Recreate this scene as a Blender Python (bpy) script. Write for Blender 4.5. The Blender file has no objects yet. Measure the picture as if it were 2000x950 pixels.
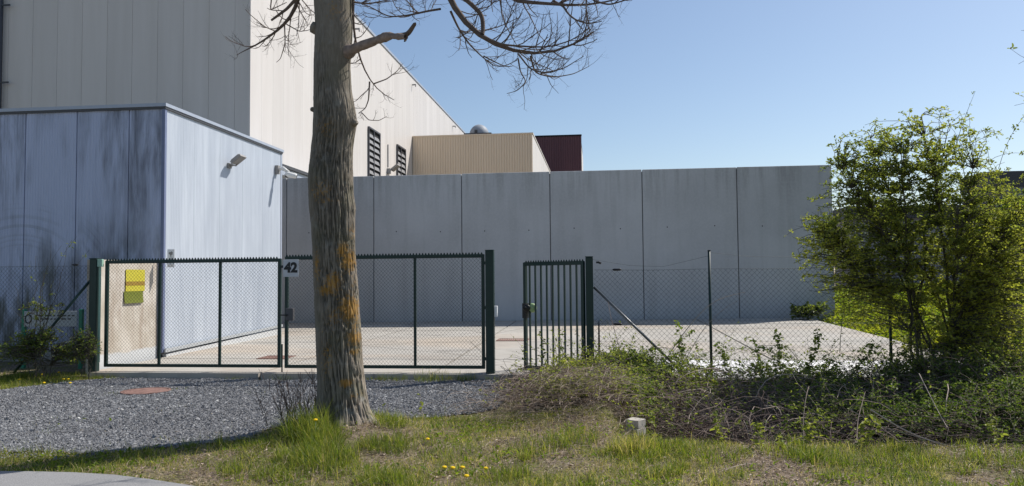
import bpy, math, random
import numpy as np
from mathutils import Matrix, Vector

random.seed(7)
rng = np.random.default_rng(11)
scene = bpy.context.scene
COL = scene.collection

# ------------------------------------------------------------------ camera
EYE = np.array([0.0, 0.0, 1.6])
YAW, PITCH, ROLL, FPX = 0.11124, 0.044294, -0.008714, 1500.0
_f = np.array([-math.sin(YAW) * math.cos(PITCH), math.cos(YAW) * math.cos(PITCH), math.sin(PITCH)])
_r0 = np.array([math.cos(YAW), math.sin(YAW), 0.0])
_u0 = np.cross(_r0, _f)
CR = _r0 * math.cos(ROLL) + _u0 * math.sin(ROLL)
CU = -_r0 * math.sin(ROLL) + _u0 * math.cos(ROLL)
cam_d = bpy.data.cameras.new("camera")
cam_d.sensor_width = 36.0
cam_d.lens = FPX / 2000 * 36
cam_d.clip_end = 5000
cam_d.clip_start = 0.05
cam = bpy.data.objects.new("camera", cam_d)
COL.objects.link(cam)
cam.matrix_world = Matrix(((CR[0], CU[0], -_f[0], EYE[0]), (CR[1], CU[1], -_f[1], EYE[1]),
                           (CR[2], CU[2], -_f[2], EYE[2]), (0, 0, 0, 1)))
scene.camera = cam

# ------------------------------------------------------------------ sky, sun, exposure
SUN = np.array([1.0, 0.78, 1.45]); SUN /= np.linalg.norm(SUN)
elev = math.asin(SUN[2]); azim = math.atan2(SUN[0], SUN[1])      # azimuth clockwise from +Y
world = bpy.data.worlds.new("World"); scene.world = world
world.use_nodes = True
wn = world.node_tree.nodes; wl = world.node_tree.links
bg = wn["Background"]
sky = wn.new("ShaderNodeTexSky")
sky.sky_type = 'NISHITA'; sky.sun_disc = False
sky.sun_elevation = elev; sky.sun_rotation = azim
sky.altitude = 0; sky.air_density = 1.0; sky.dust_density = 0.8; sky.ozone_density = 1.6
wl.new(sky.outputs[0], bg.inputs[0]); bg.inputs[1].default_value = 0.106
sd = bpy.data.lights.new("sun", 'SUN'); sd.energy = 4.8; sd.angle = math.radians(0.5)
sd.color = (1.0, 0.95, 0.885)
sun = bpy.data.objects.new("sun", sd); COL.objects.link(sun)
sun.rotation_euler = Vector(-SUN).to_track_quat('-Z', 'Y').to_euler()
sun.location = (20, 20, 30)
vs = scene.view_settings
vs.view_transform = 'Standard'; vs.look = 'None'; vs.gamma = 1.0; vs.exposure = 0.2
vs.use_curve_mapping = False
scene.render.engine = 'CYCLES'
scene.cycles.max_bounces = 8
scene.cycles.transparent_max_bounces = 8

# ------------------------------------------------------------------ helpers
def _ray(x, y):
    return _f + CR * (x - 1000) / FPX - CU * (y - 475) / FPX

def at(x, y, Y):
    d = _ray(x, y); return EYE + d * (Y / d[1])

def on_x(x, y, X):
    d = _ray(x, y); return EYE + d * (X / d[0])

def tag(o, label=None, cat=None, group=None, kind=None):
    if label: o["label"] = label
    if cat: o["category"] = cat
    if group: o["group"] = group
    if kind: o["kind"] = kind
    return o

def empty(name, loc, label, cat, group=None):
    o = bpy.data.objects.new(name, None); COL.objects.link(o)
    o.location = loc; o.empty_display_size = 0.2
    return tag(o, label, cat, group)

def link_mesh(name, V, faces, mat, parent=None, smooth=False, attr=None):
    """V (n,3) in world coordinates; faces: list of index arrays (m,k)"""
    V = np.asarray(V, float)
    if parent is not None:
        p = parent; off = np.zeros(3)
        while p is not None:
            off += np.array(p.location); p = p.parent
        V = V - off
    me = bpy.data.meshes.new(name)
    me.vertices.add(len(V)); me.vertices.foreach_set("co", V.astype(np.float32).ravel())
    if not isinstance(faces, (list, tuple)): faces = [faces]
    faces = [np.asarray(f, np.int32) for f in faces if len(f)]
    nl = sum(f.size for f in faces); npoly = sum(len(f) for f in faces)
    me.loops.add(nl); me.polygons.add(npoly)
    me.loops.foreach_set("vertex_index", np.concatenate([f.ravel() for f in faces]))
    sizes = np.concatenate([np.full(len(f), f.shape[1], np.int32) for f in faces])
    starts = np.concatenate([[0], np.cumsum(sizes)[:-1]]).astype(np.int32)
    me.polygons.foreach_set("loop_start", starts)
    me.polygons.foreach_set("use_smooth", np.full(npoly, bool(smooth)))
    if attr is not None:
        a = me.attributes.new("tint", 'FLOAT', 'POINT'); a.data.foreach_set("value", np.asarray(attr, np.float32))
    me.update(calc_edges=True); me.validate()
    if mat: me.materials.append(mat)
    o = bpy.data.objects.new(name, me); COL.objects.link(o)
    if parent is not None: o.parent = parent
    return o

class MB:
    def __init__(s): s.V = []; s.Q = []; s.T = []; s.n = 0
    def add(s, V, Q=(), T=()):
        V = np.asarray(V, float).reshape(-1, 3)
        if len(Q): s.Q.append(np.asarray(Q, int).reshape(-1, 4) + s.n)
        if len(T): s.T.append(np.asarray(T, int).reshape(-1, 3) + s.n)
        s.V.append(V); s.n += len(V); return s
    def box(s, x0, x1, y0, y1, z0, z1):
        V = [(x, y, z) for z in (z0, z1) for y in (y0, y1) for x in (x0, x1)]
        return s.add(V, [(0, 2, 3, 1), (4, 5, 7, 6), (0, 1, 5, 4), (2, 6, 7, 3), (0, 4, 6, 2), (1, 3, 7, 5)])
    def cbox(s, x0, x1, y0, y1, z0, z1, c=0.004):
        """box with chamfered vertical and horizontal edges"""
        V = []; rings = []
        for z, i in ((z0, c), (z0 + c, 0), (z1 - c, 0), (z1, c)):
            a0, a1, b0, b1 = x0 + i, x1 - i, y0 + i, y1 - i
            ring = [(a0 + c, b0), (a1 - c, b0), (a1, b0 + c), (a1, b1 - c), (a1 - c, b1), (a0 + c, b1), (a0, b1 - c), (a0, b0 + c)]
            V += [(p, q, z) for p, q in ring]
        Q = [(k * 8 + j, k * 8 + (j + 1) % 8, k * 8 + 8 + (j + 1) % 8, k * 8 + 8 + j) for k in range(3) for j in range(8)]
        Q += [(0, 7, 2, 1), (7, 6, 3, 2), (6, 5, 4, 3), (24, 25, 26, 31), (31, 26, 27, 30), (30, 27, 28, 29)]
        return s.add(V, Q)
    def bar(s, p, q, w, h=None, up=(0, 0, 1)):
        p = np.asarray(p, float); q = np.asarray(q, float); h = h or w
        d = q - p; d /= np.linalg.norm(d)
        a = np.cross(d, up)
        if np.linalg.norm(a) < 1e-4: a = np.cross(d, (1, 0, 0))
        a /= np.linalg.norm(a); b = np.cross(a, d)
        V = [e + a * i * w / 2 + b * j * h / 2 for e in (p, q) for i, j in ((-1, -1), (1, -1), (1, 1), (-1, 1))]
        return s.add(V, [(0, 1, 2, 3), (7, 6, 5, 4), (0, 4, 5, 1), (1, 5, 6, 2), (2, 6, 7, 3), (3, 7, 4, 0)])
    def tube(s, path, rad, n=8, caps=True):
        P = np.asarray(path, float); K = len(P)
        R = np.broadcast_to(np.asarray(rad, float), (K,))
        V, Q = tubes(P[None], R[None], n)
        T = []
        if caps:
            c0 = len(V); V = np.vstack([V, P[0], P[-1]])
            T = [(c0, (j + 1) % n, j) for j in range(n)] + [(c0 + 1, (K - 1) * n + j, (K - 1) * n + (j + 1) % n) for j in range(n)]
        return s.add(V, Q, T)
    def lathe(s, c, prof, n=24, axis=2):
        V = []
        for r, h in prof:
            for j in range(n):
                t = 2 * math.pi * j / n
                v = [r * math.cos(t), r * math.sin(t), h]
                if axis == 1: v = [v[0], v[2], v[1]]
                if axis == 0: v = [v[2], v[0], v[1]]
                V.append(np.array(v) + c)
        Q = [(k * n + j, k * n + (j + 1) % n, (k + 1) * n + (j + 1) % n, (k + 1) * n + j) for k in range(len(prof) - 1) for j in range(n)]
        return s.add(V, Q)
    def build(s, name, mat, parent=None, smooth=False):
        return link_mesh(name, np.vstack(s.V), s.Q and [np.vstack(s.Q)] + ([np.vstack(s.T)] if s.T else []) or [np.vstack(s.T)], mat, parent, smooth)

def tubes(P, R, n=3):
    """P (m,K,3) paths, R (m,K) radii -> verts, quads"""
    P = np.asarray(P, float); m, K, _ = P.shape
    t = np.gradient(P, axis=1); t /= np.linalg.norm(t, axis=2, keepdims=True) + 1e-9
    mean = P[:, -1] - P[:, 0]
    ref = np.where((np.abs(mean[:, 2]) > 0.75 * np.linalg.norm(mean, axis=1))[:, None], np.array([[1., 0.13, 0]]), np.array([[0, 0.11, 1.]]))
    a = np.cross(t, ref[:, None, :]); a /= np.linalg.norm(a, axis=2, keepdims=True) + 1e-9
    b = np.cross(t, a)
    th = 2 * np.pi * np.arange(n) / n
    V = P[:, :, None, :] + R[:, :, None, None] * (a[:, :, None, :] * np.cos(th)[None, None, :, None] + b[:, :, None, :] * np.sin(th)[None, None, :, None])
    idx = np.arange(m * K * n).reshape(m, K, n)
    nx = np.roll(idx, -1, axis=2)
    Q = np.stack([idx[:, :-1], nx[:, :-1], nx[:, 1:], idx[:, 1:]], axis=-1).reshape(-1, 4)
    return V.reshape(-1, 3), Q

def leaves(p, d, nrm, L, W, fold=0.25):
    """folded two-triangle... a six-point pointed leaf; arrays of m"""
    d = d / (np.linalg.norm(d, axis=1, keepdims=True) + 1e-9)
    s = np.cross(d, nrm); s /= np.linalg.norm(s, axis=1, keepdims=True) + 1e-9
    n = np.cross(s, d)
    L = L[:, None]; W = W[:, None]
    up = n * W * fold
    v = np.stack([p, p + d * L * .35 + s * W * .5 + up, p + d * L * .75 + s * W * .33 + up * .6, p + d * L - n * L * .12,
                  p + d * L * .75 - s * W * .33 + up * .6, p + d * L * .35 - s * W * .5 + up], axis=1)
    m = len(p); b = (np.arange(m) * 6)[:, None]
    q = np.concatenate([b + np.array([[0, 1, 2, 3]]), b + np.array([[0, 3, 4, 5]])])
    return v.reshape(-1, 3), q

def rand_unit(m):
    v = rng.normal(size=(m, 3)); return v / np.linalg.norm(v, axis=1, keepdims=True)

_H = rng.random((256, 256))
def vnoise(x, y, seed=0):
    x = np.asarray(x, float) + seed * 17.31; y = np.asarray(y, float) + seed * 9.73
    xi = np.floor(x).astype(int); yi = np.floor(y).astype(int); fx = x - xi; fy = y - yi
    fx = fx * fx * (3 - 2 * fx); fy = fy * fy * (3 - 2 * fy)
    g = lambda i, j: _H[(xi + i) % 256, (yi + j) % 256]
    return (g(0, 0) * (1 - fx) + g(1, 0) * fx) * (1 - fy) + (g(0, 1) * (1 - fx) + g(1, 1) * fx) * fy

def fbm(x, y, oct=4, seed=0):
    s = 0; a = .5; t = 0
    for k in range(oct):
        s = s + a * vnoise(np.asarray(x) * 2 ** k, np.asarray(y) * 2 ** k, seed + k); t += a; a *= .5
    return s / t

def sst(a, b, x):
    t = np.clip((np.asarray(x, float) - a) / (b - a), 0, 1); return t * t * (3 - 2 * t)

# ------------------------------------------------------------------ materials
class NT:
    def __init__(s, name, rough=0.8, spec=0.3):
        s.m = bpy.data.materials.new(name); s.m.use_nodes = True
        s.n = s.m.node_tree.nodes; s.l = s.m.node_tree.links
        s.b = s.n["Principled BSDF"]; s.b.inputs["Roughness"].default_value = rough
        s.b.inputs["Specular IOR Level"].default_value = spec
        s.tc = s.n.new("ShaderNodeTexCoord")
    def co(s, scale=(1, 1, 1), loc=(0, 0, 0), rot=(0, 0, 0)):
        m = s.n.new("ShaderNodeMapping"); m.inputs["Scale"].default_value = scale
        m.inputs["Location"].default_value = loc; m.inputs["Rotation"].default_value = rot
        g = s.n.new("ShaderNodeNewGeometry") if not hasattr(s, "g") else s.g
        s.g = g
        s.l.new(g.outputs["Position"], m.inputs[0]); return m.outputs[0]
    def noise(s, scale, detail=4, rough=.55, co=None, dist=0.0):
        t = s.n.new("ShaderNodeTexNoise"); t.inputs["Scale"].default_value = scale
        t.inputs["Detail"].default_value = detail; t.inputs["Roughness"].default_value = rough
        t.inputs["Distortion"].default_value = dist
        s.l.new(co if co is not None else s.co(), t.inputs["Vector"]); return t.outputs["Fac"]
    def voro(s, scale, co=None, feat='F1', out="Distance"):
        t = s.n.new("ShaderNodeTexVoronoi"); t.feature = feat; t.inputs["Scale"].default_value = scale
        s.l.new(co if co is not None else s.co(), t.inputs["Vector"]); return t.outputs[out]
    def ramp(s, fac, *stops, interp='LINEAR'):
        r = s.n.new("ShaderNodeValToRGB"); r.color_ramp.interpolation = interp
        e = r.color_ramp.elements
        while len(e) < len(stops): e.new(0.5)
        for k, (p, c) in enumerate(stops):
            e[k].position = p; e[k].color = (c, c, c, 1) if isinstance(c, (int, float)) else (*c, 1)
        s.l.new(fac, r.inputs[0]); return r.outputs[0]
    def mix(s, fac, a, b, mode='MIX'):
        x = s.n.new("ShaderNodeMix"); x.data_type = 'RGBA'; x.blend_type = mode
        for i, v in ((0, fac), (6, a), (7, b)):
            sock = x.inputs[i]
            if isinstance(v, (int, float)):
                sock.default_value = v if i == 0 else (v, v, v, 1)
            elif isinstance(v, tuple): sock.default_value = (*v, 1)
            else: s.l.new(v, sock)
        return x.outputs[2]
    def math(s, op, a, b=0.0, c=None):
        x = s.n.new("ShaderNodeMath"); x.operation = op
        for k, v in enumerate((a, b) if c is None else (a, b, c)):
            if isinstance(v, (int, float)): x.inputs[k].default_value = v
            else: s.l.new(v, x.inputs[k])
        return x.outputs[0]
    def sep(s, co=None):
        x = s.n.new("ShaderNodeSeparateXYZ"); s.l.new(co if co is not None else s.co(), x.inputs[0]); return x.outputs
    def attr(s, name="tint"):
        a = s.n.new("ShaderNodeAttribute"); a.attribute_name = name; return a.outputs["Fac"]
    def color(s, c):
        if isinstance(c, tuple): s.b.inputs["Base Color"].default_value = (*c, 1)
        else: s.l.new(c, s.b.inputs["Base Color"])
        return s
    def bump(s, h, strength=.5, dist=.01):
        b = s.n.new("ShaderNodeBump"); b.inputs["Strength"].default_value = strength; b.inputs["Distance"].default_value = dist
        s.l.new(h, b.inputs["Height"])
        if s.b.inputs["Normal"].is_linked:
            s.l.new(s.b.inputs["Normal"].links[0].from_socket, b.inputs["Normal"])
        s.l.new(b.outputs[0], s.b.inputs["Normal"]); return s
    def translucent(s, col, fac=.4):
        t = s.n.new("ShaderNodeBsdfTranslucent")
        if isinstance(col, tuple): t.inputs[0].default_value = (*col, 1)
        else: s.l.new(col, t.inputs[0])
        mx = s.n.new("ShaderNodeMixShader"); mx.inputs[0].default_value = fac
        s.l.new(s.b.outputs[0], mx.inputs[1]); s.l.new(t.outputs[0], mx.inputs[2])
        s.l.new(mx.outputs[0], s.n["Material Output"].inputs[0]); return s

M = {}
def plain(name, c, rough=.6, spec=.4, metal=0.0, vary=.12, scale=6.0):
    t = NT(name, rough, spec); n = t.noise(scale, 5)
    t.color(t.mix(n, tuple(v * (1 - vary) for v in c), tuple(min(1, v * (1 + vary)) for v in c)))
    t.b.inputs["Metallic"].default_value = metal
    M[name] = t.m; return t.m

plain('green_paint', (.007, .028, .024), .42, .4, vary=.3, scale=9)
plain('pale_green', (.30, .48, .38), .5)
plain('lime_knob', (.30, .42, .20), .4)
plain('wire_dark', (.012, .03, .024), .5)
plain('wire_grey', (.06, .075, .075), .5)
plain('black_plastic', (.015, .015, .017), .5)
plain('sign_white', (.80, .80, .80), .45, vary=.05)
plain('plate_grey', (.50, .51, .53), .5, vary=.15, scale=14)
plain('sign_grey', (.42, .44, .45), .5, vary=.15, scale=20)
plain('sign_black', (.012, .012, .014), .5)
plain('lamp_grey', (.26, .25, .24), .6)
plain('lamp_dark', (.07, .07, .075), .45)
plain('white_plastic', (.68, .68, .66), .4)
plain('coping', (.36, .40, .47), .35, .5)
plain('trim_blue', (.16, .19, .30), .4)
plain('louvre', (.26, .26, .265), .5)
plain('louvre_frame', (.085, .085, .095), .5)
plain('void_dark', (.012, .012, .014), .9)
plain('gutter', (.06, .062, .07), .5)
plain('dome', (.27, .30, .34), .6, .3)
plain('vent_base', (.45, .46, .47), .5)
plain('roof_felt', (.12, .12, .12), .9)
plain('sign_green', (.02, .22, .13), .45)
plain('dandelion', (.78, .52, .02), .8, .1)
plain('brace_metal', (.13, .135, .14), .35, .5, metal=.5)
plain('dark_facade', (.055, .058, .066), .6)
plain('facade_band', (.16, .18, .22), .6)
plain('glass_dark', (.02, .025, .03), .1, .5)
plain('shed_wall', (.24, .25, .26), .7)
plain('rotten_stick', (.22, .17, .14), .9, vary=.4, scale=30)

# painted sandwich panels of the warehouse (warm off-white, one paint everywhere)
t = NT('warehouse_panel', .5, .35)
st = t.noise(1.0, 5, .6, t.co((1.6, 1.6, .12)))
t.color(t.mix(t.ramp(st, (.35, 0.), (.75, 1.)), (.63, .595, .56), (.70, .665, .635)))
px_i = t.math('FLOOR', t.math('MULTIPLY_ADD', t.sep()[0], 1 / 1.12, 69.53 / 1.12)); py_i = t.math('FLOOR', t.math('MULTIPLY_ADD', t.sep()[1], 1 / 1.12, -29.59 / 1.12))
wnz = t.n.new("ShaderNodeTexWhiteNoise"); wnz.noise_dimensions = '1D'; t.l.new(t.math('MULTIPLY_ADD', py_i, 7.31, px_i), wnz.inputs["W"])
pan = t.n["Principled BSDF"].inputs["Base Color"].links[0].from_socket
t.color(t.mix(1.0, pan, t.ramp(wnz.outputs["Value"], (0., .93), (1., 1.0)), 'MULTIPLY'))
t.bump(t.noise(40, 2), .04, .003); M['warehouse_panel'] = t.m

# annex cladding: blue-grey metal, grime streaks where the noise puts them
def cladding(name, dirt):
    t = NT(name, .42, .45)
    streak = t.noise(1.0, 7, .66, t.co((3.4, 3.4, .42)), .25)
    fine = t.noise(1.0, 4, .6, t.co((30, 30, .5)))
    blot = t.noise(1.0, 4, .55, t.co((.75, .75, .33), (3.1, 0, 1.7)))
    base = t.mix(fine, *(((.39, .44, .585), (.47, .52, .665)) if dirt else ((.395, .44, .505), (.465, .508, .57))))  # same paint, but the front's base is bluer: shade tint put into the colour
    if dirt:
        m = t.math('MULTIPLY', t.ramp(streak, (.40, 0.), (.62, 1.)), t.ramp(blot, (.44, 0.), (.60, 1.)))
        base = t.mix(t.math('MULTIPLY', m, .8), base, (.075, .08, .10))
        z = t.sep()[2]
        grime_shade = t.math('MULTIPLY', t.ramp(t.noise(1.0, 5, .6, t.co((2.4, 2.4, .8), (7, 0, 3))), (.47, 0.), (.62, 1.)),
                     t.ramp(t.math('MULTIPLY', z, .2), (.30, 1.), (.62, 0.)))
        base = t.mix(t.math('MULTIPLY', grime_shade, .9), base, (.035, .045, .032))
        # swept arcs, as left by something scraped across the cladding
        r = t.n.new("ShaderNodeVectorMath"); r.operation = 'DISTANCE'; r.inputs[1].default_value = (-11.4, 14.0, 1.6)
        t.l.new(t.co((1, 1, 1.15)), r.inputs[0])
        arc = t.noise(1.0, 3, .6, None); an = t.n.new("ShaderNodeTexNoise"); an.noise_dimensions = '1D'
        an.inputs["Scale"].default_value = 9; an.inputs["Detail"].default_value = 4
        t.l.new(r.outputs["Value"], an.inputs["W"])
        band = t.ramp(t.math('MULTIPLY', r.outputs["Value"], .25), (.2, 0.), (.3, 1.), (.5, 1.), (.56, 0.))
        am = t.math('MULTIPLY', t.math('MULTIPLY', t.ramp(an.outputs["Fac"], (.48, 0.), (.62, 1.)), band), t.ramp(arc, (.42, .0), (.62, 1.)))
        base = t.mix(t.math('MULTIPLY', am, .28), base, (.10, .11, .14))
    else:
        base = t.mix(t.ramp(streak, (.42, 0.), (.7, .55)), base, (.60, .65, .71)); base = t.mix(t.ramp(t.math('MULTIPLY', blot, fine), (.27, 0.), (.42, .4)), base, (.30, .34, .40))
    t.color(base); t.bump(t.noise(25, 3), .05, .004); M[name] = t.m
cladding('cladding_dirty_shaded', True); cladding('cladding_clean', False)

# precast concrete of the big wall
t = NT('precast', .85, .25)
n1 = t.noise(.55, 5, .6); n2 = t.noise(1.0, 6, .6, t.co((3.0, 3.0, .22))); n3 = t.noise(14, 4)
c = t.mix(t.ramp(n1, (.35, 0.), (.65, 1.)), (.42, .432, .445), (.485, .50, .515))
c = t.mix(t.math('MULTIPLY', t.ramp(n2, (.5, 0.), (.72, 1.)), .32), c, (.28, .285, .285))
z = t.sep()[2]
topm = t.math('MULTIPLY', t.ramp(t.math('MULTIPLY', z, .2), (.72, 0.), (.99, 1.)), t.ramp(t.noise(1.0, 5, .65, t.co((4.5, 4.5, .3), (5, 0, 0))), (.46, 0.), (.6, 1.)))
c = t.mix(t.math('MULTIPLY', topm, .4), c, (.19, .19, .18))
c = t.mix(t.math('MULTIPLY', t.ramp(n3, (.45, 0.), (.6, 1.)), .16), c, (.58, .58, .57))
oi = t.n.new("ShaderNodeObjectInfo"); c = t.mix(1.0, c, t.ramp(oi.outputs["Random"], (0., .90), (1., 1.0)), 'MULTIPLY')
t.color(c); t.bump(t.noise(60, 4), .25, .004); M['precast'] = t.m

# white-washed concrete slab wall
t = NT('limewash', .9, .2)
n1 = t.noise(2.2, 6, .65); n2 = t.noise(1.0, 6, .6, t.co((5, 5, .7)))
c = t.mix(t.ramp(n1, (.38, 0.), (.62, 1.)), (.47, .42, .35), (.60, .555, .49))
c = t.mix(t.math('MULTIPLY', t.ramp(n2, (.48, 0.), (.68, 1.)), .65), c, (.33, .26, .20))
c = t.mix(t.ramp(t.math('ADD', t.sep()[2], t.math('MULTIPLY', n1, .12)), (.36, 1.), (.40, 0.)), c, (.56, .57, .57))
t.color(c); t.bump(t.noise(30, 4), .3, .006); M['limewash'] = t.m

# yard concrete: pale slabs, faint rust and dirt
t = NT('yard_concrete', .85, .25)
n1 = t.noise(.5, 5, .6); n2 = t.noise(.16, 5, .6, t.co((1, 1.6, 1), (4.2, 1, 0)), .6); n3 = t.noise(22, 4)
c = t.mix(t.ramp(n1, (.3, 0.), (.7, 1.)), (.335, .315, .278), (.44, .418, .376))
c = t.mix(t.math('MULTIPLY', t.ramp(n2, (.47, 0.), (.62, 1.)), .6), c, (.45, .355, .26))
c = t.mix(t.math('MULTIPLY', t.ramp(t.noise(.8, 6, .7, t.co((.6, 1.5, 1), (9, 2, 0))), (.5, 0.), (.62, 1.)), .45), c, (.27, .245, .22))
c = t.mix(t.math('MULTIPLY', t.ramp(t.noise(3.0, 6, .7), (.50, 0.), (.68, 1.)), .45), c, (.25, .23, .20))
oil = t.ramp(t.noise(.62, 3, .5, t.co((1, 1.3, 1), (2.7, 5, 0)), .8), (.62, 0.), (.70, 1.)); c = t.mix(t.math('MULTIPLY', oil, .5), c, (.17, .155, .135))
c = t.mix(t.math('MULTIPLY', n3, .18), c, (.6, .57, .52))
cr = t.voro(.22, t.co((1, 1.0, 1), (1.3, .4, 0)), 'DISTANCE_TO_EDGE')
cr = t.ramp(cr, (.0, 1.), (.006, 0.))
c = t.mix(t.math('MULTIPLY', cr, .55), c, (.14, .125, .105))
t.color(c); t.bump(n3, .2, .004); M['yard_concrete'] = t.m

t = NT('pale_concrete', .75, .3)
n1 = t.noise(3, 5); c = t.mix(n1, (.62, .61, .60), (.80, .79, .78))
t.color(c); t.bump(t.noise(40, 3), .2, .004); M['pale_concrete'] = t.m

t = NT('old_concrete', .9, .2)
n1 = t.noise(4, 6, .65); c = t.mix(t.ramp(n1, (.35, 0.), (.65, 1.)), (.13, .125, .115), (.34, .33, .31))
t.color(c); t.bump(t.noise(25, 5), .5, .01); M['old_concrete'] = t.m

t = NT('asphalt', .9, .25)
c = t.mix(t.ramp(t.noise(90, 3), (.3, 0.), (.7, 1.)), (.16, .16, .165), (.30, .30, .30))
c = t.mix(t.math('MULTIPLY', t.noise(1.5, 4), .4), c, (.34, .33, .31))
t.color(c); t.bump(t.voro(130), .4, .004); M['asphalt'] = t.m

t = NT('gravel_bed', .95, .1)
v = t.voro(48, None, 'F1', 'Color'); sx = t.sep(v)
c = t.ramp(sx[0], (0., (.05, .052, .06)), (.5, (.13, .135, .15)), (1., (.30, .305, .32)))
t.color(c); t.bump(t.voro(48), .9, .02); M['gravel_bed'] = t.m

t = NT('gravel_stone', .85, .25)
a = t.attr(); c = t.ramp(a, (0., (.095, .096, .10)), (.45, (.185, .187, .193)), (.8, (.275, .277, .283)), (1., (.50, .50, .49)))
t.color(c); M['gravel_stone'] = t.m

t = NT('soil', .97, .05)
n1 = t.noise(1.1, 6, .65); n2 = t.noise(28, 5, .7)
c = t.mix(t.ramp(n2, (.35, 0.), (.65, 1.)), (.12, .09, .065), (.30, .24, .19))
c = t.mix(t.ramp(n1, (.45, 0.), (.62, 1.)), c, t.mix(n2, (.09, .105, .03), (.19, .19, .07)))
c = t.mix(t.math('MULTIPLY', t.ramp(t.voro(70, None, 'F1', 'Distance'), (.1, 1.), (.5, 0.)), .45), c, (.045, .034, .026))
t.color(c); t.bump(n2, .8, .02); M['soil'] = t.m

def leafmat(name, stops, tr=.4, rough=.55, boost=1.5):
    t = NT(name, rough, .3); c = t.ramp(t.attr(), *stops); t.color(c)
    t.translucent(t.mix(1.0, c, (boost, boost * 1.05, boost * .55), 'MULTIPLY'), tr); M[name] = t.m
leafmat('leaf_shrub', [(0., (.065, .09, .024)), (.5, (.155, .18, .043)), (1., (.31, .31, .065))], .52, boost=2.0)
leafmat('leaf_bramble', [(0., (.04, .075, .018)), (.55, (.125, .165, .035)), (1., (.30, .31, .07))], .42, boost=1.8)
leafmat('leaf_weed', [(0., (.07, .12, .015)), (.6, (.17, .22, .02)), (1., (.29, .30, .03))], .45, boost=1.9)
leafmat('grass_blade', [(0., (.06, .10, .015)), (.35, (.135, .175, .025)), (.6, (.25, .25, .05)), (.8, (.38, .30, .14)), (1., (.50, .41, .26))], .4, boost=1.9)
leafmat('straw', [(0., (.09, .06, .048)), (.5, (.36, .275, .22)), (1., (.58, .47, .38))], .2)
t = NT('cane', .8, .2); t.color(t.ramp(t.attr(), (0., (.065, .048, .04)), (.6, (.24, .18, .15)), (1., (.48, .40, .33)))); M['cane'] = t.m
t = NT('twig_bark', .85, .2); t.color(t.mix(t.noise(30, 3), (.075, .055, .047), (.17, .135, .11))); M['twig_bark'] = t.m
t = NT('shrub_bark', .85, .2); t.color(t.mix(t.noise(30, 3), (.035, .032, .024), (.12, .11, .085))); M['shrub_bark'] = t.m

# bark of the big tree: grey ridges, dark furrows, lichen patches
t = NT('bark', .92, .15)
geo = t.co()
n1 = t.noise(1.0, 6, .65, t.co((60, 60, 9))); n2 = t.noise(3.2, 5, .6); n3 = t.noise(70, 4, .6)
fur = t.attr()
c = t.mix(t.ramp(n1, (.30, 0.), (.70, 1.)), (.205, .172, .137), (.385, .335, .275))
c = t.mix(t.ramp(fur, (.15, 1.), (.85, 0.)), c, (.075, .064, .052))
c = t.mix(t.math('MULTIPLY', t.ramp(t.noise(9, 5, .6), (.55, 0.), (.68, 1.)), .5), c, (.42, .42, .39))
c = t.mix(t.math('MULTIPLY', t.ramp(n2, (.5, 0.), (.62, 1.)), .45), c, (.17, .16, .095))
wx = t.sep()[0]      # shade of the trunk's left side painted in, slightly greenish
grime_shade = t.ramp(t.math('ADD', t.math('MULTIPLY_ADD', wx, -2.2, -5.25), t.math('MULTIPLY', t.noise(4, 5, .6), .5)), (.35, 0.), (.75, 1.))
c = t.mix(t.math('MULTIPLY', grime_shade, .55), c, (.085, .085, .07))
LICH = [(682, 508, .10, .13, 1.), (690, 505, .06, .16, .9), (684, 452, .05, .12, .8), (651, 552, .10, .12, .75), (640, 566, .13, .07, .7),
        (688, 603, .15, .16, 1.), (690, 540, .05, .2, .75), (692, 662, .09, .09, .95), (676, 748, .06, .05, .9), (688, 690, .05, .04, .7), (628, 372, .16, .13, .42), (636, 392, .2, .05, .4), (617, 520, .05, .22, .5),
        (690, 420, .04, .2, .5), (688, 640, .06, .3, .45), (668, 490, .06, .1, .8), (690, 775, .05, .05, .5), (640, 700, .12, .25, .35), (655, 620, .1, .15, .4), (690, 330, .05, .25, .4), (640, 250, .15, .2, .3), (652, 20, .09, .12, .35), (690, 95, .1, .1, .35)]
ln = t.noise(34, 6, .72)
mask = None
for (px, py, rx, rz, s) in LICH:
    p = at(px, py, 7.56)
    mm = t.n.new("ShaderNodeMapping"); mm.vector_type = 'POINT'
    mm.inputs["Location"].default_value = (-p[0] / rx, -p[1] / .25, -p[2] / rz); mm.inputs["Scale"].default_value = (1 / rx, 1 / .25, 1 / rz)
    t.l.new(t.g.outputs["Position"], mm.inputs[0])
    ln_ = t.n.new("ShaderNodeVectorMath"); ln_.operation = 'LENGTH'; t.l.new(mm.outputs[0], ln_.inputs[0])
    k = t.math('MULTIPLY', t.math('SUBTRACT', 1.5, ln_.outputs["Value"]), s * .8)
    mask = k if mask is None else t.math('MAXIMUM', mask, k)
lm = t.ramp(t.math('ADD', t.math('MULTIPLY', mask, .45), ln), (.64, 0.), (.84, 1.))
lcol = t.mix(t.noise(25, 4), (.30, .19, .03), (.50, .23, .035))
c = t.mix(t.math('MULTIPLY', lm, .72), c, lcol)
t.color(c); t.bump(n1, .55, .012); t.bump(n3, .3, .004); M['bark'] = t.m

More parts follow.
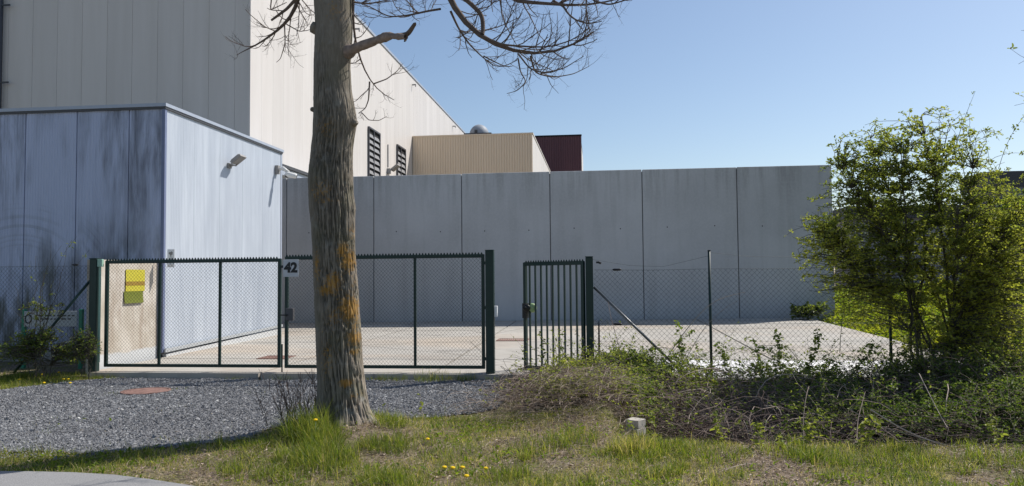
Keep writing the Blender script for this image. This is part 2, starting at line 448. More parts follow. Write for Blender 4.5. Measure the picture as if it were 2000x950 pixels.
t = NT('beige_sheet', .55, .35)
c = t.mix(t.noise(1.0, 4, .6, t.co((.8, .8, .1))), (.70, .575, .44), (.80, .665, .52)); t.color(c); M['beige_sheet'] = t.m
t = NT('maroon_sheet', .5, .35)
c = t.mix(t.noise(1.0, 4, .6, t.co((.8, .8, .1))), (.10, .042, .052), (.13, .058, .068)); t.color(c); M['maroon_sheet'] = t.m
t = NT('rust_iron', .8, .3)
c = t.mix(t.ramp(t.noise(14, 5, .7), (.35, 0.), (.65, 1.)), (.15, .085, .07), (.28, .165, .135)); t.color(c); t.bump(t.voro(26, None, 'F1', 'Distance'), .6, .01); t.bump(t.noise(60, 3), .4, .004); M['rust_iron'] = t.m
t = NT('sign_yellow', .5, .35)
c = t.mix(t.noise(12, 5), (.46, .40, .03), (.58, .52, .06)); t.color(c); M['sign_yellow'] = t.m
plain('sign_olive', (.15, .17, .02), .5, vary=.2, scale=14)
plain('sign_brown', (.30, .19, .03), .5, vary=.2, scale=14)

# ------------------------------------------------------------------ terrain
TREE = (-2.62, 7.75)
def zt(x, y):
    x = np.asarray(x, float); y = np.asarray(y, float)
    z = .05 * (fbm(x * .7, y * .7, 3, 3) - .5)
    near = sst(13.2, 11.2, y)
    z = z * near
    lip = 7.65 + .25 * (fbm(x * .9, y * 0, 2, 9) - .5)
    ditch = sst(.0, .8, x - .45 * sst(8.5, 11, y)) * sst(lip - .15, lip + .75, y) * sst(12.1, 11.75, y)
    z = z - .8 * ditch
    z = z + .16 * np.exp(-((x - TREE[0]) ** 2 + (y - TREE[1]) ** 2) / .5)
    z = z + .16 * np.exp(-(((x + .15) / .7) ** 2 + ((y - 9.1) / 1.1) ** 2))
    z = z - .06 * sst(12.0, 12.6, y) * sst(7.4, 6.4, x) * sst(-30, -28, x)
    right_edge = 6.35 + .25 * (fbm(y * .5, y * 0, 2, 5) - .5)
    bank = sst(right_edge, right_edge + 3.0, x) * sst(11.6, 13.5, y) * sst(80, 40, y)
    z = z + bank * (.70 + .4 * (fbm(x * .5, y * .5, 3, 8) - .5))
    return z

# gravel drive outline (irregular): positive inside
GP = np.array([(-13.5, 6.9), (-5.6, 6.62), (-4.6, 6.55), (-3.75, 7.15), (-3.0, 7.9), (-2.1, 8.35), (-1.2, 9.2), (-.85, 10.2), (-.45, 11.2), (-.4, 11.74), (-7.9, 11.72), (-8.25, 11.2), (-8.55, 10.4), (-9.4, 9.7), (-13.5, 9.3)])
def inside(x, y, P=GP):
    x = np.asarray(x, float); y = np.asarray(y, float); r = np.zeros(x.shape, bool)
    for (x1, y1), (x2, y2) in zip(P, np.roll(P, -1, 0)):
        c = (y1 > y) != (y2 > y)
        with np.errstate(divide='ignore', invalid='ignore'):
            r ^= c & (x < (x2 - x1) * (y - y1) / (y2 - y1 + 1e-12) + x1)
    return r
def gravel(x, y):
    jx = x + .55 * (fbm(x * 1.6, y * 1.6, 4, 21) - .5); jy = y + .55 * (fbm(x * 1.6, y * 1.6, 4, 31) - .5)
    return inside(jx, jy)

def axis_pts(lo, hi, f0, f1, step, grow=1.22):
    a = list(np.arange(f0, f1 + 1e-6, step)); s = step; v = a[-1]
    while v < hi: s *= grow; v += s; a.append(min(v, hi))
    s = step; v = a[0]; b = []
    while v > lo: s *= grow; v -= s; b.append(max(v, lo))
    return np.array(b[::-1] + a)
xs = axis_pts(-1500, 1500, -10, 10, .1); ys = axis_pts(-300, 2500, 4.0, 13.6, .1)
X, Yg = np.meshgrid(xs, ys); Z = zt(X, Yg)
idx = np.arange(X.size).reshape(X.shape)
Q = np.stack([idx[:-1, :-1], idx[:-1, 1:], idx[1:, 1:], idx[1:, :-1]], -1).reshape(-1, 4)
V = np.stack([X, Yg, Z], -1).reshape(-1, 3)
g = link_mesh('ground', V, Q, M['soil'], smooth=True); tag(g, kind='structure')

gx_ = np.arange(-13.6, -.1, .07); gy_ = np.arange(6.2, 11.9, .07)
X, Yg = np.meshgrid(gx_, gy_); Zg = zt(X, Yg) + .012
idx = np.arange(X.size).reshape(X.shape)
Q = np.stack([idx[:-1, :-1], idx[:-1, 1:], idx[1:, 1:], idx[1:, :-1]], -1).reshape(-1, 4)
cx = X[:-1, :-1].ravel() + .035; cy = Yg[:-1, :-1].ravel() + .035
Q = Q[gravel(cx, cy)]
used, inv = np.unique(Q, return_inverse=True)
V = np.stack([X, Yg, Zg], -1).reshape(-1, 3)[used]
g = link_mesh('gravel_drive', V, inv.reshape(-1, 4), M['gravel_bed'], smooth=True); tag(g, kind='structure')

# loose chippings
n = 190000
u1, u2 = rng.random(n), rng.random(n)
py_ = 6.3 + (11.85 - 6.3) * u1 ** 1.25
half = .75 * py_ + .3
px_ = -.105 * py_ - half + u2 * (half + .105 * py_ + .1)
k = gravel(px_, py_) | ((rng.random(n) < .05) & gravel(px_ + .25, py_ + .25))
px_, py_ = px_[k], py_[k]; m = len(px_)
sz = rng.gamma(4, .0018, m) + .005
oct_ = np.array([(1, 0, 0), (0, 1, 0), (-1, 0, 0), (0, -1, 0), (0, 0, 1), (0, 0, -1)], float)
ang = rng.random((m, 3)) * 6.28
V6 = oct_[None] * (rng.random((m, 6, 1)) * .7 + .6) * sz[:, None, None] * np.stack([rng.random(m) * .6 + .8, rng.random(m) * .5 + .6, rng.random(m) * .4 + .4], 1)[:, None, :]
V6 = V6 + rng.normal(size=V6.shape) * sz[:, None, None] * .16
ca, sa = np.cos(ang[:, 0])[:, None], np.sin(ang[:, 0])[:, None]
x_, y_ = V6[..., 0] * ca - V6[..., 1] * sa, V6[..., 0] * sa + V6[..., 1] * ca
tl = (rng.random(m) - .5)[:, None] * 1.2
z_ = V6[..., 2] * np.cos(tl) + x_ * np.sin(tl); x_ = x_ * np.cos(tl) - V6[..., 2] * np.sin(tl)
V = np.stack([x_ + px_[:, None], y_ + py_[:, None], z_ + (zt(px_, py_) + .014 + rng.random(m) * .012)[:, None]], -1).reshape(-1, 3)
F8 = np.array([(0, 1, 4), (1, 2, 4), (2, 3, 4), (3, 0, 4), (1, 0, 5), (2, 1, 5), (3, 2, 5), (0, 3, 5)])
F = (np.arange(m) * 6)[:, None, None] + F8[None]
tint = np.clip(rng.beta(2, 2.6, m) + .15 * (fbm(px_, py_, 3, 41) - .5) + (rng.random(m) < .02) * .5, 0, 1)
g = link_mesh('gravel_chippings', V, F.reshape(-1, 3), M['gravel_stone'], attr=np.repeat(tint, 6)); tag(g, kind='stuff')

# road edge at the near left
V = []; xsr = np.linspace(-60, 1.5, 160)
edge = np.where(xsr < -2.2, 5.92 + .10 * (fbm(xsr * 1.8, xsr * 0, 4, 51) - .5), 0)
edge = edge - .42 * sst(-4.2, -2.4, xsr) - 1.0 * sst(-2.6, 1.0, xsr)
edge = np.where(xsr >= -2.2, 5.92 - .42 * sst(-4.2, -2.4, xsr) - 1.0 * sst(-2.6, 1.0, xsr), edge)
rows = [np.stack([xsr, np.full_like(xsr, -6.0), np.full_like(xsr, .035)], 1), np.stack([xsr, edge - .02, np.full_like(xsr, .035)], 1), np.stack([xsr, edge, np.full_like(xsr, -.05)], 1)]
V = np.vstack(rows); K = len(xsr); i = np.arange(K - 1)
Q = np.vstack([np.stack([r * K + i, r * K + i + 1, (r + 1) * K + i + 1, (r + 1) * K + i], 1) for r in range(2)])
g = link_mesh('road', V, Q, M['asphalt']); tag(g, kind='structure')

# ------------------------------------------------------------------ concrete yard, apron
def zy(x, y): return .10 + .006 * (y - 12) + .0009 * (x + 7) * np.maximum(y - 13, 0) * .75
def yard_slab(x0, x1, y0, y1):
    g_ = .022
    xx = [x0 + g_, x1 - g_]; yy = [y0 + g_, y1 - g_]
    top = [(x, y, zy(x, y)) for y in yy for x in xx]; bot = [(x, y, -.3) for y in yy for x in xx]
    return top + bot
mb = MB()
xcut = [-14, -11.0, -8.38, -5.4, -2.6, .0, 3.0, 6.35]; ycut = [11.8, 13.86, 17.2, 20.6, 24.45]
for a, b in zip(xcut, xcut[1:]):
    for c_, d_ in zip(ycut, ycut[1:]):
        if b > .1 and d_ < 13.9: continue
        if b < -8 and d_ < 20: continue
        mb.add(yard_slab(a, b, c_, d_), [(0, 1, 3, 2), (0, 4, 5, 1), (1, 5, 7, 3), (3, 7, 6, 2), (2, 6, 4, 0)])
y_ = mb.build('yard', M['yard_concrete']); tag(y_, kind='structure')
mb = MB(); mb.box(-14, 6.35, 11.9, 24.4, -.35, .055 - .03); j_ = mb.build('yard_joint_bed', M['soil']); tag(j_, kind='structure')
# pale kerb apron along the fence
mb = MB(); mb.add([(0.012, 12.0, .045), (6.3, 12.0, .045), (6.3, 13.85, .115), (.012, 13.85, .115), (0.012, 12.0, -.2), (6.3, 12.0, -.2), (6.3, 13.85, -.2), (.012, 13.85, -.2)],
                  [(0, 1, 2, 3), (0, 4, 5, 1), (1, 5, 6, 2), (2, 6, 7, 3), (3, 7, 4, 0)])
a_ = mb.build('pavement_apron', M['pale_concrete']); tag(a_, kind='structure')
mb = MB(); mb.cbox(.02, 8.5, 11.80, 11.996, -1.2, .048, .01)
rw = mb.build('retaining_wall', M['old_concrete']); tag(rw, 'low dark concrete retaining wall at the back of the ditch under the wire fence', 'wall')

# ------------------------------------------------------------------ buildings
def prof_panels(L, w, gap=.014, d=.02, first=0.0):
    pts = [(0, 0)]; x = first if first > 0 else w
    while x < L - .05:
        pts += [(x - gap / 2, 0), (x - gap / 2 + .002, -d), (x + gap / 2 - .002, -d), (x + gap / 2, 0)]; x += w
    return pts + [(L, 0)]
def prof_ribs(L, p, d):
    pts = []; x = 0
    while x < L - p * .5:
        pts += [(x, 0), (x + .28 * p, 0), (x + .38 * p, d), (x + .90 * p, d)]; x += p
    return pts + [(L, 0)]
def prof_ribbed_panels(L, w, p, d, gap=.02, first=0.0):
    pts = []; a = 0.0; nxt = first if first > 0 else w
    while a < L - .02:
        b = min(nxt, L); x = a + gap / 2
        pts += [(x, 0)]
        k = max(1, int((b - a - gap) / p)); pp = (b - a - gap) / k
        for q in range(k):
            pts += [(x + pp * .5, 0), (x + pp * .6, d), (x + pp * .9, d), (x + pp, 0)]; x += pp
        pts += [(x + .001, -.03), (x + gap - .001, -.03)]
        a = b; nxt = b + w
    return pts + [(L, 0)]
def sheet(o, dirv, nv, prof, z0, z1):
    o = np.asarray(o, float); dirv = np.asarray(dirv, float); nv = np.asarray(nv, float)
    P = np.array([o[:2] + dirv[:2] * u + nv[:2] * v for u, v in prof]); k = len(P)
    V = np.vstack([np.column_stack([P, np.full(k, z0)]), np.column_stack([P, np.full(k, z1)])])
    i = np.arange(k - 1)
    return V, np.stack([i, i + 1, i + 1 + k, i + k], 1)
EX, EY = (1, 0, 0), (0, 1, 0)
def sheet_obj(name, mat, parent, o, dirv, nv, prof, z0, z1):
    V, Q = sheet(o, dirv, nv, prof, z0, z1); return link_mesh(name, V, Q, mat, parent)

# ---- warehouse
WX, WY, WH, WL = -14.0, 29.6, 17.0, 90.0
wh = empty('warehouse', (WX, WY, 0), 'huge off white panelled warehouse towering behind the blue clad annex', 'warehouse')
mb = MB(); mb.box(-70, WX - .05, WY + .05, WL, -.2, WH - .1); mb.build('core', M['void_dark'], wh)
sheet_obj('front_wall', M['warehouse_panel'], wh, (-70, WY), EX, (0, -1, 0), prof_panels(70 + WX, 1.12, .012, .02, .47), 0, WH)
sheet_obj('side_wall', M['warehouse_panel'], wh, (WX, WY), EY, EX, prof_panels(WL - WY, 1.12, .008, .012), 0, WH)
mb = MB(); mb.box(WX - .06, WX + .035, WY - .035, WY + .06, 0, WH); mb.build('corner_trim', M['warehouse_panel'], wh)
mb = MB(); mb.box(WX - .25, WX + .06, WY - .06, WL, WH, WH + .16); mb.box(-70, WX - .25, WY - .06, WY + .25, WH, WH + .16); mb.build('roof_coping', M['coping'], wh)
scr = bpy.data.meshes.new('screw')
mb = MB(); mb.lathe(np.zeros(3), [(.0, -.02), (.035, -.02), (.03, .0), (.0, .0)], 8, 1)
proto = mb.build('screw', M['gutter'], wh)
proto.location = (-.6, -.0, 11.7)
first = True
for z_, x0 in ((12.05, .3), (9.05, .3)):
    x = -14.35
    while x > -26.5:
        o = proto if first else proto.copy()
        if not first: COL.objects.link(o); o.parent = wh
        first = False
        o.location = (x - WX, -.004, z_ + .0); x -= .56
# drip spouts under the eaves of the side wall
for (px, py) in ((693, 57), (805, 166), (884, 247)):
    p = on_x(px, py, WX)
    mb = MB(); mb.box(p[0] + .004, p[0] + .30, p[1] - .05, p[1] + .05, p[2] - .04, p[2] + .04); mb.box(p[0] + .24, p[0] + .30, p[1] - .05, p[1] + .05, p[2] - .16, p[2] - .04)
    mb.build('overflow_spout', M['louvre'], wh)
# downpipe on the front, at the picture's left edge
mb = MB(); px0 = at(1, 100, WY - .2)[0] - .05
mb.tube([(px0, WY - .16, 0), (px0, WY - .16, WH - .3)], .09, 10)
dp = mb.build('downpipe', M['gutter'], wh, True)
for py in (10, 161):
    p = at(8, py, WY - .2); mb = MB(); mb.bar((px0, WY - .18, p[2]), (px0 + .42, WY - .18, p[2] + .0), .06); mb.build('pipe_bracket', M['gutter'], dp)
# louvred windows
for (xa, xb, yt) in ((718, 740, 247), (774, 790, 282)):
    a, b = on_x(xa, yt, WX), on_x(xb, yt, WX); y0, y1, z1, z0 = a[1], b[1], a[2], 3.2
    X0 = WX + .003
    mb = MB()
    for (ya, yb, za, zb) in ((y0, y0 + .03, z0, z1), (y1 - .09, y1, z0, z1), (y0 + .03, y1 - .09, z1 - .10, z1), (y0 + .03, y1 - .09, z0, z0 + .09)):
        mb.box(X0, X0 + .12, ya, yb, za, zb)
    ym = y0 + (y1 - y0) * .44; mb.box(X0, X0 + .11, ym - .035, ym + .035, z0 + .09, z1 - .10)
    w = mb.build('window', M['louvre_frame'], wh)
    mb = MB(); mb.box(X0, X0 + .015, y0 + .03, y1 - .09, z0 + .09, z1 - .10); mb.build('window_back', M['void_dark'], w)
    mb = MB(); z = z0 + .3
    while z < z1 - .5:
        for ya, yb in ((y0 + .035, ym - .04), (ym + .04, y1 - .1)):
            mb.add([(X0 + .10, ya, z), (X0 + .10, yb, z), (X0 + .03, yb, z + .24), (X0 + .03, ya, z + .24), (X0 + .085, ya, z), (X0 + .085, yb, z), (X0 + .016, yb, z + .24), (X0 + .016, ya, z + .24)],
                   [(0, 1, 2, 3), (7, 6, 5, 4), (0, 4, 5, 1), (1, 5, 6, 2), (2, 6, 7, 3), (3, 7, 4, 0)])
        z += .38
    mb.build('louvre_slats', M['louvre'], w)

# ---- low white wing between annex and warehouse
wing = empty('low_wing', (-12.4, 24.7, 0), 'low white wing with dark gutter and grey soffit between annex and warehouse', 'building')
wz = 5.75
gpt = on_x(560, 327, -11.9)
wz = float(gpt[2])
mb = MB(); mb.box(-13.9, -12.5, 20.2, 46, 0, wz - .5); mb.build('wall', M['warehouse_panel'], wing)
mb = MB(); mb.box(-13.9, -11.9, 20.0, 46, wz - .34, wz - .07); mb.build('soffit', M['coping'], wing)
mb = MB(); mb.box(-11.96, -11.82, 19.95, 46, wz - .07, wz + .05); mb.build('gutter', M['gutter'], wing)

# ---- metal-clad annex
AX, AY, AZ, AB = -8.38, 14.05, 5.02, 19.62
an = empty('clad_annex', (AX, AY, 0), 'blue grey metal clad annex with grimy front and clean sunlit side', 'annex')
mb = MB(); mb.box(-16, AX - .05, AY + .05, AB - .03, -.2, AZ); mb.build('core', M['void_dark'], an)
fw = sheet_obj('front_cladding', M['cladding_dirty_shaded'], an, (-16, AY), EX, (0, -1, 0), prof_ribbed_panels(16 + AX - .02, 1.1, .055, .006, .02, .82 + .56), .25, AZ - .03)
sw = sheet_obj('side_cladding', M['cladding_clean'], an, (AX, AY + .02), EY, EX, prof_ribbed_panels(AB - AY - .02, 1.1, .055, .0022, .005, 1.1), .27, AZ - .03)
mb = MB(); mb.box(AX - .05, AX + .018, AY - .018, AY + .05, .2, AZ - .03); mb.build('corner_trim', M['trim_blue'], an)
mb = MB(); mb.box(AX - .04, AX + .012, AB - .05, AB + .03, .2, AZ - .03); mb.build('corner_trim', M['coping'], an)
mb = MB(); mb.box(-16, AX + .05, AY - .05, AY + .2, AZ - .03, AZ + .035); mb.box(AX - .2, AX + .05, AY + .2, AB + .05, AZ - .03, AZ + .035); mb.build('roof_coping', M['coping'], an)
mb = MB(); mb.box(-16, AX + .035, AY - .035, AY + .03, AZ - .075, AZ - .032); mb.box(AX - .03, AX + .035, AY + .03, AB + .02, AZ - .075, AZ - .032); mb.build('drip_edge', M['lamp_dark'], an)
mb = MB(); mb.add([(AX - .3, AY + .1, -.1), (AX + .03, AY + .1, -.1), (AX + .03, AB, -.1), (AX - .3, AB, -.1), (AX - .3, AY + .1, .16), (AX + .03, AY + .1, .16), (AX + .03, AB, .31), (AX - .3, AB, .31)],
                  [(4, 5, 6, 7), (1, 2, 6, 5), (0, 1, 5, 4), (2, 3, 7, 6), (3, 0, 4, 7)]); mb.build('plinth', M['limewash'], an)
mb = MB(); mb.add([(AX + .031, AY + .02, .20), (AX + .06, AY + .02, .20), (AX + .06, AB, .34), (AX + .031, AB, .34), (AX + .031, AY + .02, .27), (AX + .06, AY + .02, .27), (AX + .06, AB, .40), (AX + .031, AB, .40)],
                  [(4, 5, 6, 7), (1, 2, 6, 5), (0, 1, 5, 4), (2, 3, 7, 6), (0, 3, 2, 1)]); mb.build('base_flashing', M['sign_grey'], an)
mb = MB(); mb.box(-16, AX - .06, AY - .02, AY + .03, -.2, .245); mb.build('front_plinth', M['old_concrete'], an)
mb = MB(); mb.lathe(np.zeros(3), [(.0, -.022), (.016, -.022), (.02, -.012), (.02, 0), (0., 0)], 10, 1)
bolt = mb.build('bolt', M['lamp_dark'], fw); first = True
for zb in (4.42, 2.12):
    for xb in (-8.5, -8.9, -9.4, -10.0, -10.5, -11.1, -11.55, -12.2):
        o = bolt if first else bolt.copy()
        if not first: COL.objects.link(o); o.parent = fw
        first = False; o.location = (xb - AX, -.006, zb)
# floodlight on the annex side
fl = on_x(446, 323, AX)
fo = empty('floodlight', (AX, fl[1], fl[2]), 'grey floodlight tilted on the sunlit side of the blue annex', 'floodlight')
mb = MB(); mb.box(AX + .006, AX + .05, fl[1] - .07, fl[1] + .07, fl[2] - .07, fl[2] + .04); mb.bar((AX + .045, fl[1], fl[2] - .02), (AX + .12, fl[1], fl[2] + .0), .04); mb.build('wall_bracket', M['lamp_grey'], fo)
mb = MB(); mb.bar((AX + .12, fl[1] - .12, fl[2]), (AX + .12, fl[1] + .12, fl[2]), .025)
for s in (-1, 1): mb.bar((AX + .12, fl[1] + s * .12, fl[2] - .01), (AX + .20, fl[1] + s * .12, fl[2] + .09), .02)
mb.build('yoke', M['lamp_grey'], fo)
d1 = np.array([.80, 0, .60]); d2 = np.array([-.6, 0, .8]); cc = np.array([AX + .22, fl[1] + .04, fl[2] + .13])
def obox(mb, c, a, b, n):
    V = [c + a * i + b * j + n * k for k in (-1, 1) for j in (-1, 1) for i in (-1, 1)]
    return mb.add(V, [(0, 2, 3, 1), (4, 5, 7, 6), (0, 1, 5, 4), (2, 6, 7, 3), (0, 4, 6, 2), (1, 3, 7, 5)])
mb = MB(); obox(mb, cc, np.array([0, .15, 0]), d1 * .14, d2 * .03)
for k in range(-3, 4): obox(mb, cc + d2 * .042 + np.array([0, k * .04, 0]), np.array([0, .007, 0]), d1 * .11, d2 * .013)
lh = mb.build('lamp_housing', M['lamp_grey'], fo)
mb = MB(); obox(mb, cc - d2 * .0325, np.array([0, .13, 0]), d1 * .11, d2 * .002); mb.build('lamp_glass', M['lamp_grey'], lh)
# security camera at the annex' back corner
sc_ = on_x(538.7, 332.9, AX)
so = empty('security_camera', (AX, sc_[1], sc_[2]), 'white security camera on an arm at the far corner of the blue annex', 'camera')
mb = MB(); mb.box(AX + .006, AX + .09, sc_[1] - .07, sc_[1] + .07, sc_[2] - .10, sc_[2] + .12); mb.build('mount', M['lamp_grey'], so)
mb = MB(); mb.tube([(AX + .08, sc_[1], sc_[2] + .02), (AX + .2, sc_[1], sc_[2] + .05), (AX + .34, sc_[1] + .02, sc_[2] - .06)], [.045, .05, .045], 10); mb.build('arm', M['white_plastic'], so, True)
mb = MB(); p0 = np.array([AX + .28, sc_[1] - .02, sc_[2] - .10]); mb.tube([p0, p0 + (.06, .01, -.02), p0 + (.24, .06, -.06), p0 + (.27, .07, -.066)], [.05, .072, .072, .055], 12); ch = mb.build('camera_body', M['white_plastic'], so, True)
mb = MB(); mb.tube([p0 + (.27, .07, -.066), p0 + (.28, .073, -.068)], .04, 10); mb.build('lens', M['black_plastic'], ch)
mb = MB(); mb.lathe(np.array([AX + .30, sc_[1], sc_[2] - .15]), [(.0, -.05), (.04, -.04), (.055, 0), (.055, .04), (0, .05)], 10); mb.build('junction', M['black_plastic'], so)

# ---- lamp and conduit between the louvred windows
lp = on_x(757, 330, WX); lt = on_x(759, 284, WX)
lo = empty('wall_lamp', (WX, lp[1], lp[2]), 'small wall lamp under a thin conduit between the two louvred windows', 'wall lamp')
mb = MB(); mb.bar((WX + .03, lp[1], lp[2] + .1), (WX + .03, lp[1], lt[2]), .07); mb.build('conduit', M['louvre'], lo)
mb = MB(); mb.box(WX + .003, WX + .22, lp[1] - .2, lp[1] + .02, lp[2] - .35, lp[2]); mb.build('lamp_box', M['louvre'], lo)
mb = MB(); obox(mb, np.array([WX + .45, lp[1] + .3, lp[2] + .1]), np.array([0, .32, 0]), d1 * .3, d2 * .07); mb.build('lamp_head', M['lamp_grey'], lo)

# ---- beige block
BY = 57.2; BZ = 12.35; BX1 = float(at(1040, 264, BY)[0])
bb = empty('beige_block', (WX, BY, 0), 'beige corrugated rooftop block against the white warehouse side', 'building')
mb = MB(); mb.box(WX + .01, BX1 - .06, BY + .06, 88, 0, BZ - .05); mb.build('core', M['roof_felt'], bb)
sheet_obj('front_cladding', M['beige_sheet'], bb, (WX + .02, BY), EX, (0, -1, 0), prof_ribs(BX1 - WX - .02, .196, .045), 0, BZ)
sheet_obj('side_cladding', M['warehouse_panel'], bb, (BX1, BY), EY, EX, prof_panels(88 - BY, 1.12), 0, BZ - .02)
mb = MB(); mb.box(WX + .02, BX1 + .05, BY - .07, BY + .1, BZ, BZ + .10); mb.build('roof_trim', M['beige_sheet'], bb)
mb = MB(); mb.box(BX1 - .12, BX1 + .05, BY + .1, 88, BZ, BZ + .10); mb.build('edge_trim', M['warehouse_panel'], bb)
# dome ventilator on its roof
dc = at(936, 262, 59.5); dz = BZ
dv = empty('roof_ventilator', (dc[0], dc[1], dz), 'grey dome shaped roof ventilator on the beige corrugated block', 'ventilator')
mb = MB(); mb.box(dc[0] - .75, dc[0] + .85, dc[1] - .8, dc[1] + .8, dz - .05, dz + .36); mb.build('base', M['vent_base'], dv)
mb = MB(); mb.box(dc[0] - 1.05, dc[0] + 1.1, dc[1] - 1.0, dc[1] + 1.0, dz + .36, dz + .45); mb.build('flange', M['gutter'], dv)
mb = MB(); mb.lathe(np.array([dc[0], dc[1], dz + .45]), [(.78 * math.cos(a), .78 * math.sin(a) * 1.08) for a in np.linspace(0, math.pi / 2 - .01, 12)], 28); mb.build('dome', M['dome'], dv, True)
mb = MB(); mb.box(dc[0] - .25, dc[0] - .02, dc[1] - .80, dc[1] - .66, dz + .5, dz + .74); mb.build('hatch', M['gutter'], dv)
# ---- maroon block
MY = 86.5; pm = at(1135, 265, MY)
ma = empty('maroon_block', (pm[0], MY, 0), 'dark maroon corrugated block rising behind the beige block', 'building')
mb = MB(); mb.box(-13.9, pm[0] - .05, MY + .06, 97, 0, pm[2] - .1); mb.build('core', M['roof_felt'], ma)
sheet_obj('front_cladding', M['maroon_sheet'], ma, (-13.9, MY), EX, (0, -1, 0), prof_ribs(pm[0] + 13.9, .26, .05), 0, pm[2])
sheet_obj('side_cladding', M['warehouse_panel'], ma, (pm[0], MY), EY, EX, prof_panels(97 - MY, 1.12), 0, pm[2] - 1.0)
mb = MB(); mb.box(-13.9, pm[0] + .06, MY - .09, MY + .15, pm[2] - .05, pm[2] + .12); mb.build('roof_trim', M['void_dark'], ma)
mb = MB(); mb.box(pm[0] - .1, pm[0] + .03, MY - .03, MY + .1, 0, pm[2] - .05); mb.build('corner_trim', M['maroon_sheet'], ma)

# ---- tall precast concrete wall
WYY = 24.5
cw = empty('concrete_wall', (-7.3, WYY, 0), 'tall grey concrete wall of wide precast panels closing off the yard', 'wall')
cuts = [-12.9, -10.28, -7.3, -4.37, -1.5, 1.42, 4.34, 7.2]
for a, b in zip(cuts, cuts[1:]):
    mb = MB(); mb.cbox(a + .012, b - .012, WYY, WYY + .2, -.2, 4.97 + random.uniform(-.008, .012), .012)
    p = mb.build('panel', M['precast'], cw)
    for q in (.26, .76):
        mb = MB(); mb.lathe(np.array([a + (b - a) * q, WYY - .0015, 3.12 + random.uniform(-.03, .03)]), [(0, 0), (.018, 0), (.022, .004)], 10, 1); mb.build('lifting_hole', M['void_dark'], p)
mb = MB(); mb.box(cuts[0], cuts[-1] - .03, WYY + .05, WYY + .15, -.2, 4.9); mb.build('joint_seal', M['lamp_dark'], cw)

# ---- far buildings on the right
p = at(1935, 336, 42); fb = empty('flat_roof_house', (p[0], 42, 0), 'dark grey flat roofed building half hidden by the right hand shrub', 'building')
mb = MB(); mb.box(p[0], p[0] + 16, 42, 45, 0, p[2] - 2.2); mb.build('wall', M['dark_facade'], fb)
mb = MB(); mb.box(p[0] - .15, p[0] + 16.1, 41.85, 45.1, p[2] - .8, p[2]); mb.build('roof_fascia', M['dark_facade'], fb)
mb = MB(); mb.box(p[0] + .2, p[0] + 16, 41.95, 45, p[2] - 2.2, p[2] - .8); mb.build('upper_wall', M['facade_band'], fb)
for k in range(3):
    mb = MB(); mb.box(p[0] + 1 + k * 4, p[0] + 3.6 + k * 4, 41.96, 42.05, p[2] - 4.2, p[2] - 2.5); mb.build('window', M['glass_dark'], fb)
p = at(1600, 406, 60); q = at(1960, 404, 60)
sh = empty('low_shed', (p[0], 60, 0), 'long low grey shed far behind the right hand shrub', 'shed')
mb = MB(); mb.box(p[0] + 2.2, q[0] + 3, 60, 64, 0, p[2] - .9); mb.build('wall', M['shed_wall'], sh)
mb = MB(); mb.box(p[0] + 1.8, q[0] + 3.3, 59.6, 64.3, p[2] - .9, p[2]); mb.build('roof', M['dark_facade'], sh)

# ------------------------------------------------------------------ slab wall, signs
mb = MB()
SX = -8.46
nz, ny = 14, 10
yy = np.linspace(12.16, 14.0, ny); zz = np.linspace(-.05, 1.96, nz)
V = []
for z in zz:
    for y in yy: V.append((SX + .02 * (fbm(y * 2, z * 2, 3, 61) - .5), y + (.02 * (fbm(z * 5, 0., 3, 62) - .5) if y > 13.9 else 0), z))
n0 = len(V)
for z in zz:
    for y in yy: V.append((SX - .16, y, z))
Q = []
for i in range(nz - 1):
    for j in range(ny - 1):
        a = i * ny + j; Q.append((a, a + 1, a + ny + 1, a + ny)); Q.append((n0 + a, n0 + a + ny, n0 + a + ny + 1, n0 + a + 1))
for j in range(ny - 1):
    a = (nz - 1) * ny + j; Q.append((a, a + 1, n0 + a + 1, n0 + a)); Q.append((j, n0 + j, n0 + j + 1, j + 1))
for i in range(nz - 1):
    a = i * ny; Q.append((a, a + ny, n0 + a + ny, n0 + a)); a += ny - 1; Q.append((a, n0 + a, n0 + a + ny, a + ny))
mb.add(V, Q); sl = mb.build('slab_wall', M['limewash']); tag(sl, 'stained cream concrete slab wall behind the left gate leaf', 'wall')
# yellow sign on the slab
ya, yb = on_x(246, 560, SX + .02)[1], on_x(283, 560, SX + .02)[1]
sgx = SX + .012
zs = [on_x(264, v, sgx)[2] for v in (527, 550, 558, 569, 592)]
ys_ = empty('yellow_sign', (sgx, (ya + yb) / 2, zs[2]), 'weathered yellow sign with a brown band and olive foot on the cream slab', 'sign')
for z1, z0, mt, nm in ((zs[0], zs[1], 'sign_yellow', 'panel'), (zs[1], zs[2], 'sign_brown', 'band'), (zs[2], zs[3], 'sign_yellow', 'panel'), (zs[3], zs[4], 'sign_olive', 'foot')):
    mb = MB()
    if nm == 'foot':
        n_ = 6
        for k in range(n_):
            za = z1 + (z0 - z1) * k / n_; zb = z1 + (z0 - z1) * (k + 1) / n_; da = .02 * (k / n_) ** 2; db = .02 * ((k + 1) / n_) ** 2
            mb.add([(sgx + da, ya - .05, za), (sgx + da, yb - .04, za), (sgx + db, yb - .07, zb), (sgx + db, ya - .04, zb),
                    (sgx + da + .004, ya - .05, za), (sgx + da + .004, yb - .04, za), (sgx + db + .004, yb - .07, zb), (sgx + db + .004, ya - .04, zb)],
                   [(0, 1, 2, 3), (7, 6, 5, 4), (1, 5, 6, 2), (0, 3, 7, 4)])
    else: mb.box(sgx, sgx + (.008 if nm == 'band' else .006), ya, yb, z0, z1)
    mb.build(nm, M[mt], ys_)
